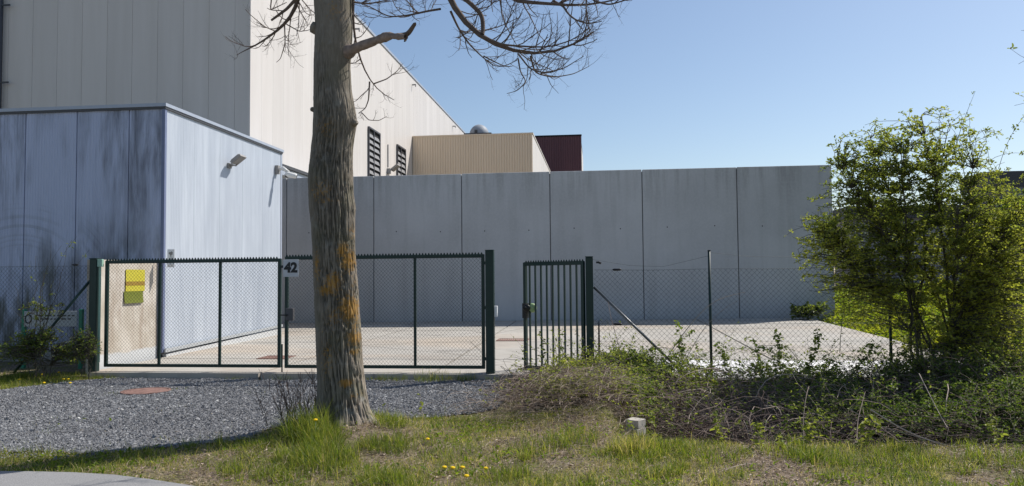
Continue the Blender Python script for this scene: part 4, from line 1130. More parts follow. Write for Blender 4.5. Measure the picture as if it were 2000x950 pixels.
# verge cover
patch = lambda x, y: fbm(x * 1.1, y * 1.1, 4, 111)
bare = lambda x, y: np.exp(-(((x + 2.15) / .55) ** 2 + ((y - 7.15) / .35) ** 2))
def d_verge(x, y):
    g_ = gravel(x, y); p_ = patch(x, y)
    d = sst(.36, .60, p_) * .85 + .20
    d = d * (1 - .85 * bare(x, y)) * (y > road_edge(x) - .02)
    d = np.where(g_, .035 * (fbm(x * 1.5, y * 1.5, 3, 115) > .58), d)
    d = d * (1 - sst(7.7, 8.3, y) * sst(-.2, .5, x))
    return np.clip(d, 0, 1)
parts = []
x, y = pick(d_verge, 190000, (-6.6, 5.0, 4.9, 8.6)); m = len(x)
f = patch(x, y); tint = np.clip(rng.normal(.50, .19, m) + (.52 - f) * 1.4 + (rng.random(m) < .30) * .4, 0, 1)
parts.append(blades(x, y, rng.gamma(4, .0095, m) * (.6 + .9 * sst(.35, .65, f)) + .010, rng.uniform(.003, .007, m), rng.uniform(.1, 1.1, m), tint))
# taller tufts around the trunk and along the edges
def tuft(cx, cy, r, n, L, lean=.85, tmean=.36, spread=.2):
    a = rng.random(n) * 6.28; q = r * np.sqrt(rng.random(n)); x = cx + q * np.cos(a); y = cy + q * np.sin(a)
    return blades(x, y, rng.uniform(.5, 1.1, n) * L, rng.uniform(.004, .008, n), np.abs(rng.normal(0, lean, n)) * .8 + .08, np.clip(rng.normal(tmean, spread, n), 0, 1))
def gp0(px, py, z=0.0):
    d = _ray(px, py); q = EYE + d * ((z - 1.6) / d[2]); return q[0], q[1]
for px, py, r, n, L in ((598, 868, .22, 900, .36), (632, 882, .18, 700, .30), (640, 905, .28, 900, .26), (590, 900, .25, 600, .22), (610, 872, .22, 500, .26), (560, 930, .25, 500, .16), (750, 880, .22, 500, .2), (745, 945, .2, 500, .2), (760, 850, .18, 320, .2), (800, 870, .25, 300, .15),
                        (500, 925, .3, 500, .13), (450, 905, .3, 350, .1), (520, 880, .3, 420, .12), (880, 890, .3, 350, .14), (990, 930, .22, 400, .16), (1060, 880, .3, 400, .18), (1120, 870, .25, 350, .2), (1300, 885, .28, 500, .16), (1235, 905, .2, 200, .1),
                        (1390, 900, .25, 300, .18), (1540, 890, .25, 320, .2), (1600, 900, .25, 300, .16), (1740, 900, .3, 300, .16), (1850, 905, .3, 300, .16), (680, 925, .25, 350, .16), (1950, 900, .25, 250, .2)):
    cx, cy = gp0(px, py); parts.append(tuft(cx, cy, r, n, L))
cx, cy = gp0(1254, 888); parts.append(tuft(cx, cy, .12, 130, .26, .5, .72, .15))
cx, cy = gp0(1212, 890); parts.append(tuft(cx, cy, .16, 260, .24, .6, .6, .2))
for _ in range(70):
    cx = random.uniform(-4.2, 4.5); cy = random.uniform(5.6, 7.7)
    if bool(gravel(np.array([cx]), np.array([cy]))[0]): continue
    parts.append(tuft(cx, cy, random.uniform(.05, .14), random.randint(40, 110), random.uniform(.08, .18), .6, random.uniform(.2, .5)))
# left strip and sill tufts
def d_left(x, y): return np.where(gravel(x, y), .0, .9) * (y < 12.6) * sst(.25, .5, fbm(x * 1.3, y * 1.3, 3, 121) + .15)
x, y = pick(d_left, 24000, (-11.5, -7.3, 9.6, 12.2)); m = len(x)
parts.append(blades(x, y, rng.gamma(4, .017, m) + .02, rng.uniform(.004, .008, m), rng.uniform(.1, 1., m), np.clip(rng.normal(.40, .2, m), 0, 1)))
for px, py, r, n, L in ((190, 712, .2, 300, .2), (150, 705, .25, 300, .25), (230, 735, .25, 250, .1), (560, 738, .2, 60, .1), (470, 738, .2, 70, .1), (780, 735, .25, 240, .16), (850, 738, .3, 300, .22), (900, 742, .2, 140, .18), (920, 735, .15, 120, .2), (740, 738, .15, 100, .12), (990, 715, .1, 40, .16), (1010, 740, .2, 100, .12)):
    cx, cy = gp0(px, py, .02); cy = min(cy, 11.78); parts.append(tuft(cx, cy, r, n, L, .5, .42))
# little weeds on the gravel
x, y = pick(lambda x, y: gravel(x, y) * (1 - gravel(x + .1, y - .45) * gravel(x - .1, y - .3)) * .9 * sst(.42, .6, fbm(x * 2, y * 2, 3, 123)), 40000, (-7.5, -.4, 6.3, 9.6)); m = len(x)
parts.append(blades(x, y, rng.gamma(4, .009, m) + .012, rng.uniform(.003, .006, m), rng.uniform(.2, 1.2, m), np.clip(rng.normal(.45, .2, m), 0, 1)))
for px, py, n in ((345, 762, 90), (220, 772, 120), (500, 770, 60), (370, 795, 40), (330, 805, 30), (60, 880, 160), (150, 890, 150), (30, 905, 120), (250, 905, 140), (80, 895, 140)):
    cx, cy = gp0(px, py); parts.append(tuft(cx, cy, .16, n, .06, .9, .36))
tag(join_blades('grass', parts, M['grass_blade']), kind='stuff')

# dry litter: tangled straw lying about
def strands(x, y, z, L, r, lift, tint, K=5, droop=.9):
    m = len(x); az = rng.random(m) * 6.28; P = np.zeros((m, K, 3)); P[:, 0] = np.stack([x, y, z], 1)
    el = lift.copy(); st = L / (K - 1)
    for k in range(1, K):
        d = np.stack([np.cos(az) * np.cos(el), np.sin(az) * np.cos(el), np.sin(el)], 1); P[:, k] = P[:, k - 1] + d * st[:, None]
        el = el - droop * lift * 2 / (K - 1) + rng.normal(0, .12, m); az = az + rng.normal(0, .35, m)
    R = r[:, None] * np.linspace(1, .4, K)[None]
    V, Q = tubes(P, R, 3); return V, Q, np.repeat(tint, K * 3), P
def d_dry(x, y):
    a = np.exp(-(((x + .3) / .95) ** 2 + ((y - 8.8) / 1.2) ** 2) ** 1.5); b = .30 * (1 - sst(.35, .6, patch(x, y))) + .05
    b = b * (y > road_edge(x)) * np.where(gravel(x, y), .05, 1) * sst(8.3, 7.6, y)
    c_ = .5 * np.exp(-(((x + 2.1) / .5) ** 2 + ((y - 7.2) / .3) ** 2))
    return np.clip(np.maximum(np.maximum(a, b), c_), 0, 1)
x, y = pick(d_dry, 64000, (-4.5, 5., 5., 11.6)); m = len(x)
inpile = sst(7.9, 8.6, y)
V, Q, A, _ = strands(x, y, zt(x, y) + .01 + rng.random(m) * (.02 + .30 * inpile), rng.uniform(.07, .22, m) * (1 + 1.0 * inpile), rng.uniform(.0008, .0018, m) * (1 + 1.1 * inpile * rng.random(m)), rng.uniform(-.1, .5, m) + .5 * inpile * rng.random(m), np.clip(rng.normal(.48, .3, m) - .25 * inpile * (rng.random(m) < .35), 0, 1))
tag(link_mesh('dry_grass', V, Q, M['straw'], attr=A), kind='stuff')

# bramble thicket filling the ditch
def top_z(x, y): return .20 * np.exp(-((x + .05) / .7) ** 2) * sst(9.2, 10.6, y) - .32 + .42 * sst(7.9, 9.4, y) + .22 * sst(10.0, 11.8, y) * sst(-.8, .6, x) + .30 * (fbm(x * 1.3, y * 1.3, 3, 137) - .5) + .12 * sst(3.0, 5.0, x)
def d_thick(x, y):
    left = sst(-1.35, -.6, x + .12 * (y - 10)); a = left * sst(7.75, 8.3, y + .9 * sst(1.2, .2, x) * -1)
    return np.clip(a * (.6 + .6 * fbm(x * .8, y * .8, 3, 131)), 0, 1)
x, y = pick(d_thick, 24000, (-1.4, 8.2, 7.8, 12.0)); m = len(x)
gz_ = zt(x, y); tp = np.maximum(top_z(x, y), gz_ + .12)
L = rng.uniform(.35, 1.3, m); lift = rng.uniform(.1, 1.2, m) * np.where(rng.random(m) < .5, 1, .5)
z0 = gz_ + rng.random(m) ** 1.3 * (tp - gz_) * .85
sc3 = .5 + .5 * sst(.0, 1.2, x)
CV, CQ, CA, CP = strands(x, y, z0, L * sc3, rng.gamma(4, .00075, m) + .0008, lift, np.clip(rng.normal(.45, .27, m) - .15 * sst(2.5, 4.5, x), 0, 1), K=8, droop=1.0)
tag(link_mesh('bramble_canes', CV, CQ, M['cane'], attr=CA), kind='stuff')
ux, uy = pick(lambda x, y: sst(-1.1, -.4, x) * (.35 + .65 * sst(10.4, 11.4, y)), 1500, (-1.1, 6.5, 8.6, 11.9)); um = len(ux)
UV, UQ, UA, UP = strands(ux, uy, np.maximum(zt(ux, uy), top_z(ux, uy) - .35), rng.uniform(.35, 1.05, um), rng.uniform(.0016, .0034, um), rng.uniform(1.1, 1.5, um), np.clip(rng.normal(.5, .25, um), 0, 1), K=8, droop=.35)
tag(link_mesh('bramble_stems', UV, UQ, M['cane'], attr=UA), kind='stuff')
un = um * 7; ui = rng.integers(0, um, un); ut = (.35 + .65 * rng.random(un)) * 6.99; uk = ut.astype(int); uf = (ut - uk)[:, None]
up_ = UP[ui, uk] * (1 - uf) + UP[ui, np.minimum(uk + 1, 7)] * uf + rng.normal(0, .014, (un, 3)); ud = rand_unit(un); ud[:, 2] *= .5
us = rng.uniform(.02, .045, un); LV, LQ = leaves(up_, ud, rand_unit(un) * .7 + np.array([0, -.1, .9]), us, us * .7)
tag(link_mesh('bramble_sprigs', LV, LQ, M['leaf_bramble'], attr=np.repeat(np.clip(rng.normal(.62, .2, un), 0, 1), 6)), kind='stuff')
n = 520000
ci = rng.integers(0, m, n); tt = rng.random(n) ** .8 * 6.99; k0 = tt.astype(int); fr_ = (tt - k0)[:, None]
p = CP[ci, k0] * (1 - fr_) + CP[ci, np.minimum(k0 + 1, 7)] * fr_
gl = zt(p[:, 0], p[:, 1]); tpp = np.maximum(top_z(p[:, 0], p[:, 1]), gl + .12); rel = (p[:, 2] - gl) / (tpp - gl)
clump = sst(.38, .62, fbm(p[:, 0] * 2.2 + p[:, 2], p[:, 1] * 2.2 + p[:, 2] * 1.7, 3, 141))
dens = .07 + .75 * sst(1.6, 3.6, p[:, 0]) * (.4 + .6 * sst(8.2, 9.4, p[:, 1])) + .7 * sst(10.6, 11.5, p[:, 1]) * sst(-.6, .1, p[:, 0]) + .85 * sst(8.3, 9.6, p[:, 1]) * sst(1.2, .3, p[:, 0]) * sst(-1.0, -.4, p[:, 0])
dens = dens * sst(.25, .9, rel) * (.12 + 1.0 * clump) * np.where(p[:, 1] < 8.3, .35, 1)
k = (rng.random(n) < dens * .50) & (p[:, 2] < tpp + .30) & (p[:, 1] < 12.25); p = np.repeat(p[k] + rng.normal(0, .02, (int(k.sum()), 3)), 3, 0); m2 = len(p)
p = p + rng.normal(0, .008, (m2, 3))
nrm = rand_unit(m2) * .7 + np.array([.1, -.1, .9]); d = rand_unit(m2); d[:, 2] *= .5; sz = rng.uniform(.022, .047, m2)
LV, LQ = leaves(p, d, nrm, sz, sz * .75)
tint = np.clip(rng.normal(.52, .2, m2) - .22 * sst(2.4, 4.6, p[:, 0]) + .32 * sst(.9, .1, p[:, 0]) + .9 * (fbm(p[:, 0] * 1.2, p[:, 1] * 1.2, 3, 143) - .5), 0, 1)
tag(link_mesh('bramble_foliage', LV, LQ, M['leaf_bramble'], attr=np.repeat(tint, 6)), kind='stuff')

# low broad leaves and dead leaf litter on the verge
x, y = pick(lambda x, y: d_verge(x, y) * sst(.45, .65, fbm(x * 2.1, y * 2.1, 3, 171)), 16000, (-6., 5., 5., 8.4)); m = len(x)
p = np.stack([x, y, zt(x, y) + rng.random(m) * .03], 1); d = rand_unit(m); d[:, 2] = np.abs(d[:, 2]) * .6 + .1; nrm = rand_unit(m) * .4 + np.array([0, 0, 1.]); sz = rng.uniform(.02, .06, m)
LV, LQ = leaves(p, d, nrm, sz, sz * .45); tag(link_mesh('ground_cover', LV, LQ, M['leaf_weed'], attr=np.repeat(np.clip(rng.normal(.35, .2, m), 0, 1), 6)), kind='stuff')
x, y = pick(lambda x, y: (y > road_edge(x)) * np.where(gravel(x, y), .04, 1 - .7 * sst(.35, .6, patch(x, y))), 42000, (-6., 5., 5., 9.5)); m = len(x)
p = np.stack([x, y, zt(x, y) + .008 + rng.random(m) * .015], 1); d = rand_unit(m); d[:, 2] *= .3; nrm = rand_unit(m) * .5 + np.array([0, 0, 1.]); sz = rng.uniform(.008, .036, m)
LV, LQ = leaves(p, d, nrm, sz, sz * rng.uniform(.3, .8, m)); tag(link_mesh('leaf_litter', LV, LQ, M['straw'], attr=np.repeat(np.clip(rng.normal(.4, .3, m), 0, 1), 6)), kind='stuff')

# leafy weeds on the bank
def d_bank(x, y): return sst(6.2, 6.7, x) * sst(12.6, 13.4, y) * (.4 + .8 * fbm(x * .7, y * .7, 3, 151))
x, y = pick(d_bank, 150000, (6.0, 16., 12.5, 34.)); m = len(x)
hgt = rng.random(m) * (.22 + .3 * fbm(x * .9, y * .9, 3, 153)) * sst(6.1, 7.4, x)
p = np.stack([x, y, zt(x, y) + .03 + hgt], 1)
nrm = rand_unit(m) * .6 + np.array([.1, 0, .9]); d = rand_unit(m); d[:, 2] *= .4; sz = rng.uniform(.05, .12, m)
LV, LQ = leaves(p, d, nrm, sz, sz * .6)
tint = np.clip(rng.normal(.6, .18, m) + 1.2 * (fbm(x * .6, y * .6, 3, 155) - .5), 0, 1)
tag(link_mesh('bank_weeds', LV, LQ, M['leaf_weed'], attr=np.repeat(tint, 6)), kind='stuff')

# ---- shrubs built from stems, twigs reaching into a crown, leaves on the twigs
def shrub(name, label, cat, base, stems, crown, n_tw, leaf_n, leaf_sz, leafmat_, group=None, spread=.25, stem_r=.028, tmean=.5, tdark=None, canes=(), barkname='shrub_bark'):
    e = empty(name, tuple(base), label, cat, group)
    SP = []; SR = []; K = 14
    for (dx, dy, top) in stems:
        b = np.array(base) + (dx, dy, -.1); mid = b * .55 + np.array(top) * .45 + (rng.normal(0, .12), rng.normal(0, .12), .25)
        w_ = np.array(top) - b; P = spline([b, b + w_ * (.13, .13, .30), b + w_ * (.38, .38, .62) + (rng.normal(0, .05), 0, 0), np.array(top)], K); P[1:-1] += rng.normal(0, .02, (K - 2, 3)); SP.append(P); SR.append(np.linspace(stem_r * random.uniform(.7, 1.15), stem_r * .22, K))
    SP = np.array(SP); SR = np.array(SR)
    V, Q = tubes(SP, SR, 6); A = [np.ones(len(V)) * .5]; link_mesh('stems', V, Q, M[barkname], e, True)
    # twig targets
    T = []; W = np.array([c[2] for c in crown]); W = W / W.sum()
    ch = rng.choice(len(crown), n_tw, p=W); u = rand_unit(n_tw) * (rng.random((n_tw, 1)) ** (1 / 2.2))
    C = np.array([c[0] for c in crown]); R = np.array([c[1] for c in crown]); T = C[ch] + u * R[ch]
    flat = SP[:, 4:].reshape(-1, 3); TP = []; TR = []
    for t in T:
        dd = np.linalg.norm((flat - t) * (1, 1, 1.0), axis=1) + np.where(flat[:, 2] > t[2], .5, 0) + rng.random(len(flat)) * .5
        s = flat[np.argmin(dd)]; L = np.linalg.norm(t - s)
        mid = (s + t) / 2 + np.array([0, 0, .16 * L]) + rng.normal(0, .11 * L, 3)
        P = spline([s, mid, t + rng.normal(0, .03, 3)], 7); P[1:6] += rng.normal(0, .016, (5, 3)); TP.append(P); TR.append(np.linspace(.0062, .0024, 7) * (1 if L < 1 else 1.25))
    for pts, r in canes:
        P = spline(pts, 7); TP.append(P); TR.append(np.linspace(r, .002, 7))
    TP = np.array(TP); TR = np.array(TR)
    V, Q = tubes(TP, TR, 3); tw = link_mesh('twigs', V, Q, M[barkname], e); tw['kind'] = 'stuff'
    nc = leaf_n // 5                                    # rosettes of leaves sitting on the twigs
    ti = rng.integers(0, len(TP), nc); tt = (1 - rng.random(nc) ** 1.25 * .75) * 5.99; k0 = tt.astype(int); f_ = (tt - k0)[:, None]
    p = TP[ti, k0] * (1 - f_) + TP[ti, k0 + 1] * f_ + rng.normal(0, .008, (nc, 3))
    cnt = rng.integers(2, 6, nc); p = np.repeat(p, cnt, 0); csz = np.repeat(rng.uniform(.5, 1.6, nc), cnt); leaf_n = len(p)
    d = rand_unit(leaf_n); d[:, 2] = d[:, 2] * .6 + .15; nrm = rand_unit(leaf_n) * .7 + np.array([.05, -.05, .8])
    p = p + d * .006 + rng.normal(0, .012, p.shape)
    sz = rng.uniform(.7, 1.2, leaf_n) * leaf_sz * csz
    LV, LQ = leaves(p, d, nrm, sz, sz * .62)
    tint = np.clip(rng.normal(tmean, .2, leaf_n) + (.9 * (fbm(p[:, 0] * 1.4 + p[:, 1], p[:, 2] * 1.4, 3, 161) - .5)) + (tdark(p) if tdark else 0), 0, 1)
    fo_ = link_mesh('foliage', LV, LQ, M[leafmat_], e, attr=np.repeat(tint, 6)); fo_['kind'] = 'stuff'
    return e

SY = 11.75
A_ = lambda px, py, dy=0.0: at(px, py, SY + dy)
ppm = FPX / (SY * 1.01)
def cr(px, py, rx, ry, w, dy=0.0, rd=.9): return (A_(px, py, dy), np.array([rx / ppm, rd, ry / ppm]), w)
base = A_(1830, 750); base[2] = -.25
tops = [A_(x, y, dy) for x, y, dy in ((1640, 330, -.2), (1700, 270, .4), (1760, 300, -.5), (1800, 225, 0.), (1850, 260, .5), (1900, 330, -.3), (1950, 380, .3), (1620, 470, .2), (1870, 420, -.7), (1730, 420, .6), (1990, 420, 0.), (1690, 380, -.4))]
stems = [(rng.uniform(-.42, .38), rng.uniform(-.2, .2), t) for t in tops]
canes = [([A_(1862, 300), A_(1880, 240), A_(1896, 200), A_(1905, 178)], .006), ([A_(1880, 330), A_(1905, 262), A_(1925, 238), A_(1945, 250), A_(1952, 275)], .005),
         ([A_(1950, 330), A_(1965, 280), A_(1985, 245), A_(2010, 215)], .005), ([A_(1900, 350), A_(1930, 310), A_(1970, 295), A_(2005, 300)], .005),
         ([A_(1700, 330), A_(1650, 268), A_(1632, 272), A_(1628, 282)], .005), ([A_(1760, 280), A_(1775, 235), A_(1778, 212)], .004), ([A_(1650, 330), A_(1640, 300), A_(1620, 318), A_(1612, 330)], .004),
         ([A_(1690, 400), A_(1610, 385), A_(1580, 390)], .004), ([A_(1650, 450), A_(1575, 465), A_(1556, 470)], .004), ([A_(1660, 620), A_(1655, 560), A_(1690, 520)], .005), ([A_(1640, 690), A_(1645, 600), A_(1680, 520)], .006)]
shrub('leafy_shrub', 'tall loose shrub with many stems and fresh leaves at the right end of the fence', 'shrub', base, stems,
      [cr(1795, 320, 155, 105, 2.2), cr(1690, 330, 80, 75, .9), cr(1760, 420, 180, 80, 2.2), cr(1650, 480, 105, 90, 1.9), cr(1840, 520, 170, 95, 2.4), cr(1720, 580, 110, 60, .5), cr(1930, 430, 100, 110, 1.6), cr(1960, 560, 90, 130, 1.6), cr(1890, 640, 150, 110, 2.0), cr(1650, 570, 70, 60, .4)],
      2900, 98000, .036, 'leaf_shrub', canes=canes, stem_r=.026, tmean=.5, tdark=lambda p: .26 * sst(2.9, 1.6, p[:, 2]) + .2 * sst(4.6, 5.8, p[:, 0]) * sst(3.2, 2.2, p[:, 2]))
# second, brighter bush behind it to the right
SY2 = 13.3
A2 = lambda px, py, dy=0.0: at(px, py, SY2 + dy)
b2 = A2(1985, 700); b2[2] = float(zt(b2[0], b2[1]))
shrub('leafy_shrub', 'dense yellow green shrub at the right edge beyond the taller loose one', 'shrub', b2,
      [(rng.uniform(-.3, .3), rng.uniform(-.2, .2), A2(x, y)) for x, y in ((1920, 440), (1960, 400), (2010, 380), (2060, 420), (1890, 520), (2000, 470))],
      [(A2(1975, 500), np.array([.85, .8, .9]), 1.5), (A2(1940, 600), np.array([.8, .8, .7]), 1.0), (A2(2030, 420), np.array([.7, .7, .5]), .8)], 700, 34000, .04, 'leaf_weed', tmean=.40, stem_r=.02)
# a taller tree beyond the right edge; only sprays of it reach in
SY3 = 10.5
A3 = lambda px, py, dy=0.0: at(px, py, SY3 + dy)
b3 = A3(2230, 700); b3[2] = -.1
shrub('young_tree', 'thin tree outside the right edge reaching in with a few budding sprays', 'tree', b3,
      [(0, 0, A3(2200, -200)), (.1, .1, A3(2120, 40)), (-.1, .1, A3(2150, 150))],
      [(A3(2060, 90), np.array([.55, .4, .5]), 1.), (A3(2055, 190), np.array([.4, .4, .25]), .5), (A3(2150, -50), np.array([.7, .6, .8]), 1.)], 60, 900, .04, 'leaf_shrub', stem_r=.04,
      canes=[([A3(2120, 40), A3(2050, 70), A3(2004, 52), A3(1994, 60)], .006), ([A3(2100, 160), A3(2040, 130), A3(1990, 112), A3(1974, 96)], .005), ([A3(2100, 200), A3(2030, 200), A3(1992, 190), A3(1978, 180)], .005), ([A3(2080, 240), A3(2020, 250), A3(1996, 238)], .004)])
# scrubby bush by the left fence
LY = 11.6
A4 = lambda px, py, dy=0.0: at(px, py, LY + dy)
b4 = A4(75, 700); b4[2] = 0.0
shrub('scrubby_bush', 'scrubby half leafless bush in front of the grey marker board on the left', 'bush', b4,
      [(rng.uniform(-.2, .2), 0, A4(x, y)) for x, y in ((70, 500), (100, 480), (140, 470), (30, 560), (120, 600), (55, 590), (160, 640), (85, 530), (20, 600), (110, 560))],
      [(A4(75, 665), np.array([.5, .4, .26]), 1.5), (A4(85, 600), np.array([.34, .3, .22]), .35), (A4(20, 690), np.array([.45, .4, .2]), 1.0), (A4(160, 690), np.array([.35, .3, .16]), .7)], 340, 6000, .03, 'leaf_bramble', tmean=.5, stem_r=.009,
      canes=[([A4(60, 690), A4(75, 600), A4(85, 540), A4(72, 500)], .004), ([A4(75, 690), A4(100, 560), A4(110, 500), A4(150, 462)], .0045), ([A4(80, 690), A4(95, 600), A4(130, 540), A4(175, 488)], .004), ([A4(85, 640), A4(80, 560), A4(90, 520), A4(120, 480)], .003), ([A4(60, 660), A4(65, 560), A4(60, 510)], .003)])
b5 = A4(168, 712); b5[2] = 0.0
shrub('scrubby_bush', 'low dry bush at the foot of the left gate post', 'bush', b5,
      [(rng.uniform(-.1, .1), 0, A4(x, y)) for x, y in ((150, 650), (175, 630), (160, 610), (185, 660))],
      [(A4(165, 670), np.array([.25, .25, .25]), 1.)], 160, 1100, .027, 'leaf_bramble', tmean=.35, stem_r=.006)
# leaves of a dark plant at the foot of the concrete wall's right end
b6 = at(1565, 612, 23.6); b6[2] = .3
shrub('wall_bush', 'dark little bush at the foot of the concrete wall beside the bank', 'bush', b6,
      [(0, 0, b6 + (-.3, 0, .3)), (0, 0, b6 + (.3, 0, .4)), (0, 0, b6 + (.8, 0, .4))], [(b6 + (.25, 0, .2), np.array([.7, .5, .25]), 1.)], 120, 1900, .08, 'leaf_shrub', tmean=.3, stem_r=.012)

# young shoots in front of and above the brambles
def shoot(pts, Y, n_leaf, sz, label, tm=.75, r=.004, name='young_shoot', cat='shoot', matn='leaf_bramble', group=None):
    P = spline([at(x, y, Y) for x, y in pts], 9); P[0, 2] -= .1
    e = empty(name, tuple(P[0]), label, cat, group)
    V, Q = tubes(P[None], np.linspace(r, r * .4, 9)[None], 4); link_mesh('stem', V, Q, M['cane'], e, attr=np.full(len(V), .6))
    ti = rng.random(n_leaf) ** .8 * 7.99; k0 = ti.astype(int); f_ = (ti - k0)[:, None]; p = P[k0] * (1 - f_) + P[k0 + 1] * f_ + rng.normal(0, .022, (n_leaf, 3))
    d = rand_unit(n_leaf); d[:, 2] *= .5; nrm = rand_unit(n_leaf) * .6 + np.array([0, -.1, .9]); s = rng.uniform(.6, 1.2, n_leaf) * sz
    LV, LQ = leaves(p, d, nrm, s, s * .75); link_mesh('foliage', LV, LQ, M[matn], e, attr=np.repeat(np.clip(rng.normal(tm, .14, n_leaf), 0, 1), 6))
for pts, Y, n_, lab in (([(1413, 880), (1408, 850), (1400, 825), (1395, 810)], 7.6, 44, 'pale bramble shoot hanging in front of the dark ditch, left of the others'),
                        ([(1476, 890), (1480, 860), (1484, 840), (1478, 828)], 7.4, 46, 'pale leafy shoot at the ditch lip, second of the row'),
                        ([(1532, 890), (1530, 870), (1522, 862)], 7.4, 34, 'short pale shoot low at the ditch lip in the grass'),
                        ([(1572, 885), (1578, 850), (1586, 830), (1580, 828)], 7.4, 50, 'bushy pale shoot beside the tallest dry stalk'),
                        ([(1690, 880), (1700, 840), (1712, 822), (1705, 815)], 7.5, 36, 'small pale shoot among dry sticks at the ditch edge'),
                        ([(1670, 890), (1690, 860), (1672, 840), (1710, 812)], 7.6, 56, 'wide pale shoot behind the dry sticks'),
                        ([(1955, 880), (1950, 850), (1930, 830), (1940, 818)], 7.6, 40, 'pale shoot near the right edge of the ditch lip'),
                        ([(1330, 745), (1332, 690), (1328, 640), (1322, 628)], 11.3, 80, 'upright leafy bramble shoot between the fence brace and the slim post'),
                        ([(1290, 750), (1310, 690), (1345, 650), (1362, 640)], 11.3, 50, 'leaning leafy bramble shoot beside the fence brace'),
                        ([(1066, 745), (1058, 690), (1066, 665), (1052, 650)], 11.4, 34, 'thin shoot climbing in front of the barred gate'),
                        ([(1100, 745), (1098, 690), (1096, 655), (1090, 645)], 11.4, 36, 'second thin shoot in front of the barred gate near its hinge side'),
                        ([(1420, 740), (1415, 700), (1405, 680), (1400, 672)], 11.5, 70, 'leafy bramble shoot just right of the slim fence post'),
                        ([(1490, 740), (1480, 700), (1474, 672), (1470, 660)], 11.5, 44, 'dark leafed bramble shoot in front of the fence mid way to the shrub'),
                        ([(1510, 740), (1525, 700), (1520, 665), (1514, 652)], 11.5, 90, 'tall bramble shoot silhouetted on the white apron'),
                        ([(1570, 740), (1590, 690), (1600, 655), (1596, 648)], 11.5, 120, 'bushy bramble shoot left of the tall shrub'),
                        ([(1660, 740), (1690, 700), (1710, 680), (1700, 672)], 11.5, 90, 'leafy bramble shoot under the tall shrub'),
                        ([(760, 850), (757, 812), (758, 795), (756, 788)], 8.2, 12, 'slender sprig right of the trunk in front of the gravel'),
                        ([(826, 840), (822, 808), (824, 780), (820, 772)], 8.6, 16, 'grey sprig on the gravel edge, taller than its neighbour')):
    shoot(pts, Y, n_, .05 if Y < 10 else .06, lab, tm=.78 if Y < 10 else .5)
for pts, Y, n_, lab in (([(1238, 905), (1236, 870), (1228, 845), (1232, 826)], 7.75, 40, 'leafy bramble shoot half covering the pale concrete block'),
                        ([(1275, 890), (1268, 850), (1276, 820), (1270, 800)], 7.9, 60, 'leafy bramble shoot right of the pale concrete block'),
                        ([(1215, 890), (1210, 850), (1218, 820)], 7.9, 36, 'leafy bramble shoot left of the pale concrete block')):
    shoot(pts, Y, n_, .045, lab, tm=.7)
# dry stalks
def stalk(pts, Y0, Y1, r, label, name='dry_stalk', tint=.75):
    P = spline([at(x, y, Y0 + (Y1 - Y0) * i / (len(pts) - 1)) for i, (x, y) in enumerate(pts)], 12)
    V, Q = tubes(P[None], np.linspace(r, r * .5, 12)[None], 5); o = link_mesh(name, V - 0, Q, M['cane'], attr=np.full(len(V), tint)); tag(o, label, 'stalk' if name == 'dry_stalk' else 'stick')
stalk([(1300, 705), (1320, 670), (1360, 620), (1395, 585), (1455, 571)], 11.5, 11.6, .008, 'long arching dry bramble cane crossing the slim fence post', tint=.9)
stalk([(1340, 700), (1375, 640), (1410, 605), (1440, 588)], 11.55, 11.6, .005, 'thinner dry cane below the long arching one', tint=.8)
stalk([(1230, 800), (1222, 730), (1205, 660), (1192, 620), (1188, 590)], 10.8, 11.6, .006, 'bent reddish dry cane rising beside the fence brace', tint=.6)
stalk([(1570, 880), (1568, 820), (1575, 770), (1580, 755)], 7.7, 8.3, .005, 'upright dry stalk at the ditch lip left of centre', tint=.7)
stalk([(1672, 885), (1675, 820), (1690, 765)], 7.7, 8.4, .005, 'upright dry stalk at the ditch lip near the sticks', tint=.7)
stalk([(1700, 800), (1780, 850), (1900, 885), (1990, 905)], 8.0, 7.3, .007, 'long pale stick slanting down to the right edge', 'fallen_stick', .95)
stalk([(1795, 730), (1830, 800), (1850, 835)], 9, 8, .005, 'thin pale twig hanging over the ditch on the right', 'fallen_stick', .9)
stalk([(1660, 800), (1720, 835), (1820, 860), (1900, 900)], 8.0, 7.3, .004, 'thin dry twig lying beside the long pale stick', 'fallen_stick', .8)
stalk([(1170, 842), (1195, 858), (1222, 880)], 7.9, 7.5, .013, 'short dark stick lying on the dry grass', 'fallen_stick', .15)
stalk([(1250, 905), (1275, 892), (1280, 890)], 6.9, 7.1, .006, 'pale bent twig on the verge below the headwall', 'fallen_stick', .9)
stalk([(1020, 912), (1080, 906), (1140, 905), (1230, 908)], 6.8, 6.8, .004, 'long thin twig lying flat on the verge', 'fallen_stick', .8)
stalk([(1378, 935), (1410, 920), (1445, 908), (1470, 905)], 6.35, 6.7, .006, 'pale stick on the verge below the ditch', 'fallen_stick', .95)
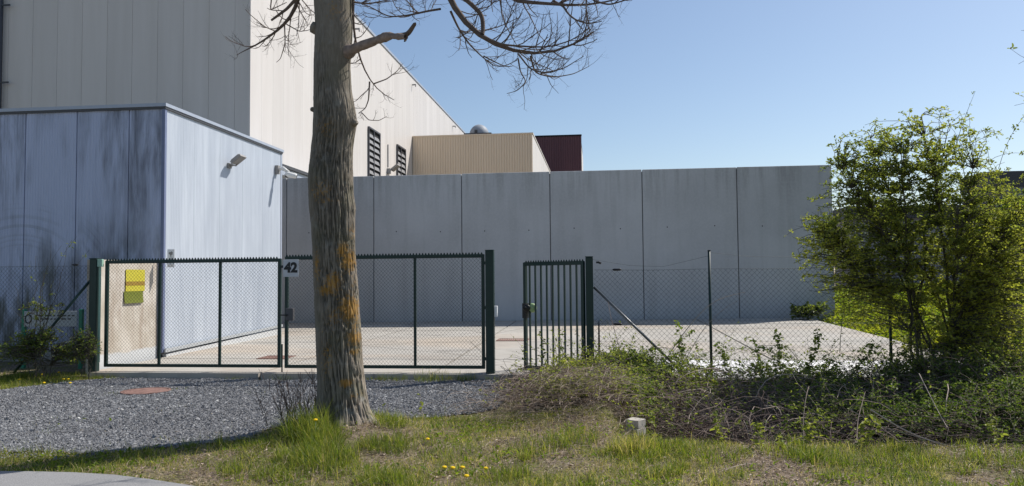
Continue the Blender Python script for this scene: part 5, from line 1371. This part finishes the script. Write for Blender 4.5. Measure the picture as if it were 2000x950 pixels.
stalk([(1330, 870), (1390, 860), (1430, 875), (1475, 868)], 7.6, 7.5, .005, 'pale root arching out of the ditch lip', 'fallen_stick', .95)
# dry weeds left of the trunk
dw = empty('dry_weed_clump', (-3.15, 7.75, 0), 'dark dry leafless weeds left of the trunk foot', 'weeds')
for k in range(34):
    x0, y0 = -3.1 + rng.normal(0, .17), 7.8 + rng.normal(0, .1); h = rng.uniform(.35, .72)
    top = np.array([x0 + rng.normal(-.08, .14), y0 + rng.normal(0, .1), h]); b = np.array([x0, y0, 0.0])
    P = spline([b, (b + top) / 2 + rng.normal(0, .03, 3), top], 7); paths = [P]; rs = [np.linspace(.005, .002, 7)]
    for j in range(5):
        q = P[rng.integers(2, 6)]; paths.append(spline([q, q + (rng.normal(0, .06), rng.normal(0, .05), rng.uniform(.05, .16))], 7)); rs.append(np.linspace(.003, .0015, 7))
    V, Q = tubes(np.array(paths), np.array(rs), 3); link_mesh('stem', V, Q, M['cane'], dw, attr=np.full(len(V), rng.uniform(0, .4)))

# dandelions
def dandelion(px, py, z, label, group):
    x, y = gp0(px, py, z); zz_ = float(zt(x, y))
    e = empty('dandelion', (x, y, zz_), label, 'flower', group)
    mb = MB(); mb.tube([(x, y, zz_), (x + .004, y, zz_ + z * .5), (x, y, zz_ + z)], .0025, 5); mb.build('stem', M['lime_knob'], e)
    mb = MB(); mb.lathe(np.array([x, y, zz_ + z]), [(.003, -.009), (.014, -.003), (.022, .004), (.018, .011), (.009, .015), (0, .016)], 12); mb.build('flower_head', M['dandelion'], e)
dandelion(616, 833, .22, 'tall yellow dandelion in the long grass at the trunk foot', 'dandelions on the verge')
for px, py in ((868, 911), (884, 912), (903, 911), (949, 913), (911, 929), (835, 859)): dandelion(px, py, .05, 'yellow dandelion in the short grass right of the trunk', 'dandelions on the verge')
for px, py in ((83, 732), (38, 742), (86, 749), (124, 742), (133, 742), (137, 749), (115, 728)): dandelion(px, py, .08, 'yellow dandelion in the grass strip before the left fence', 'dandelions by the left fence')
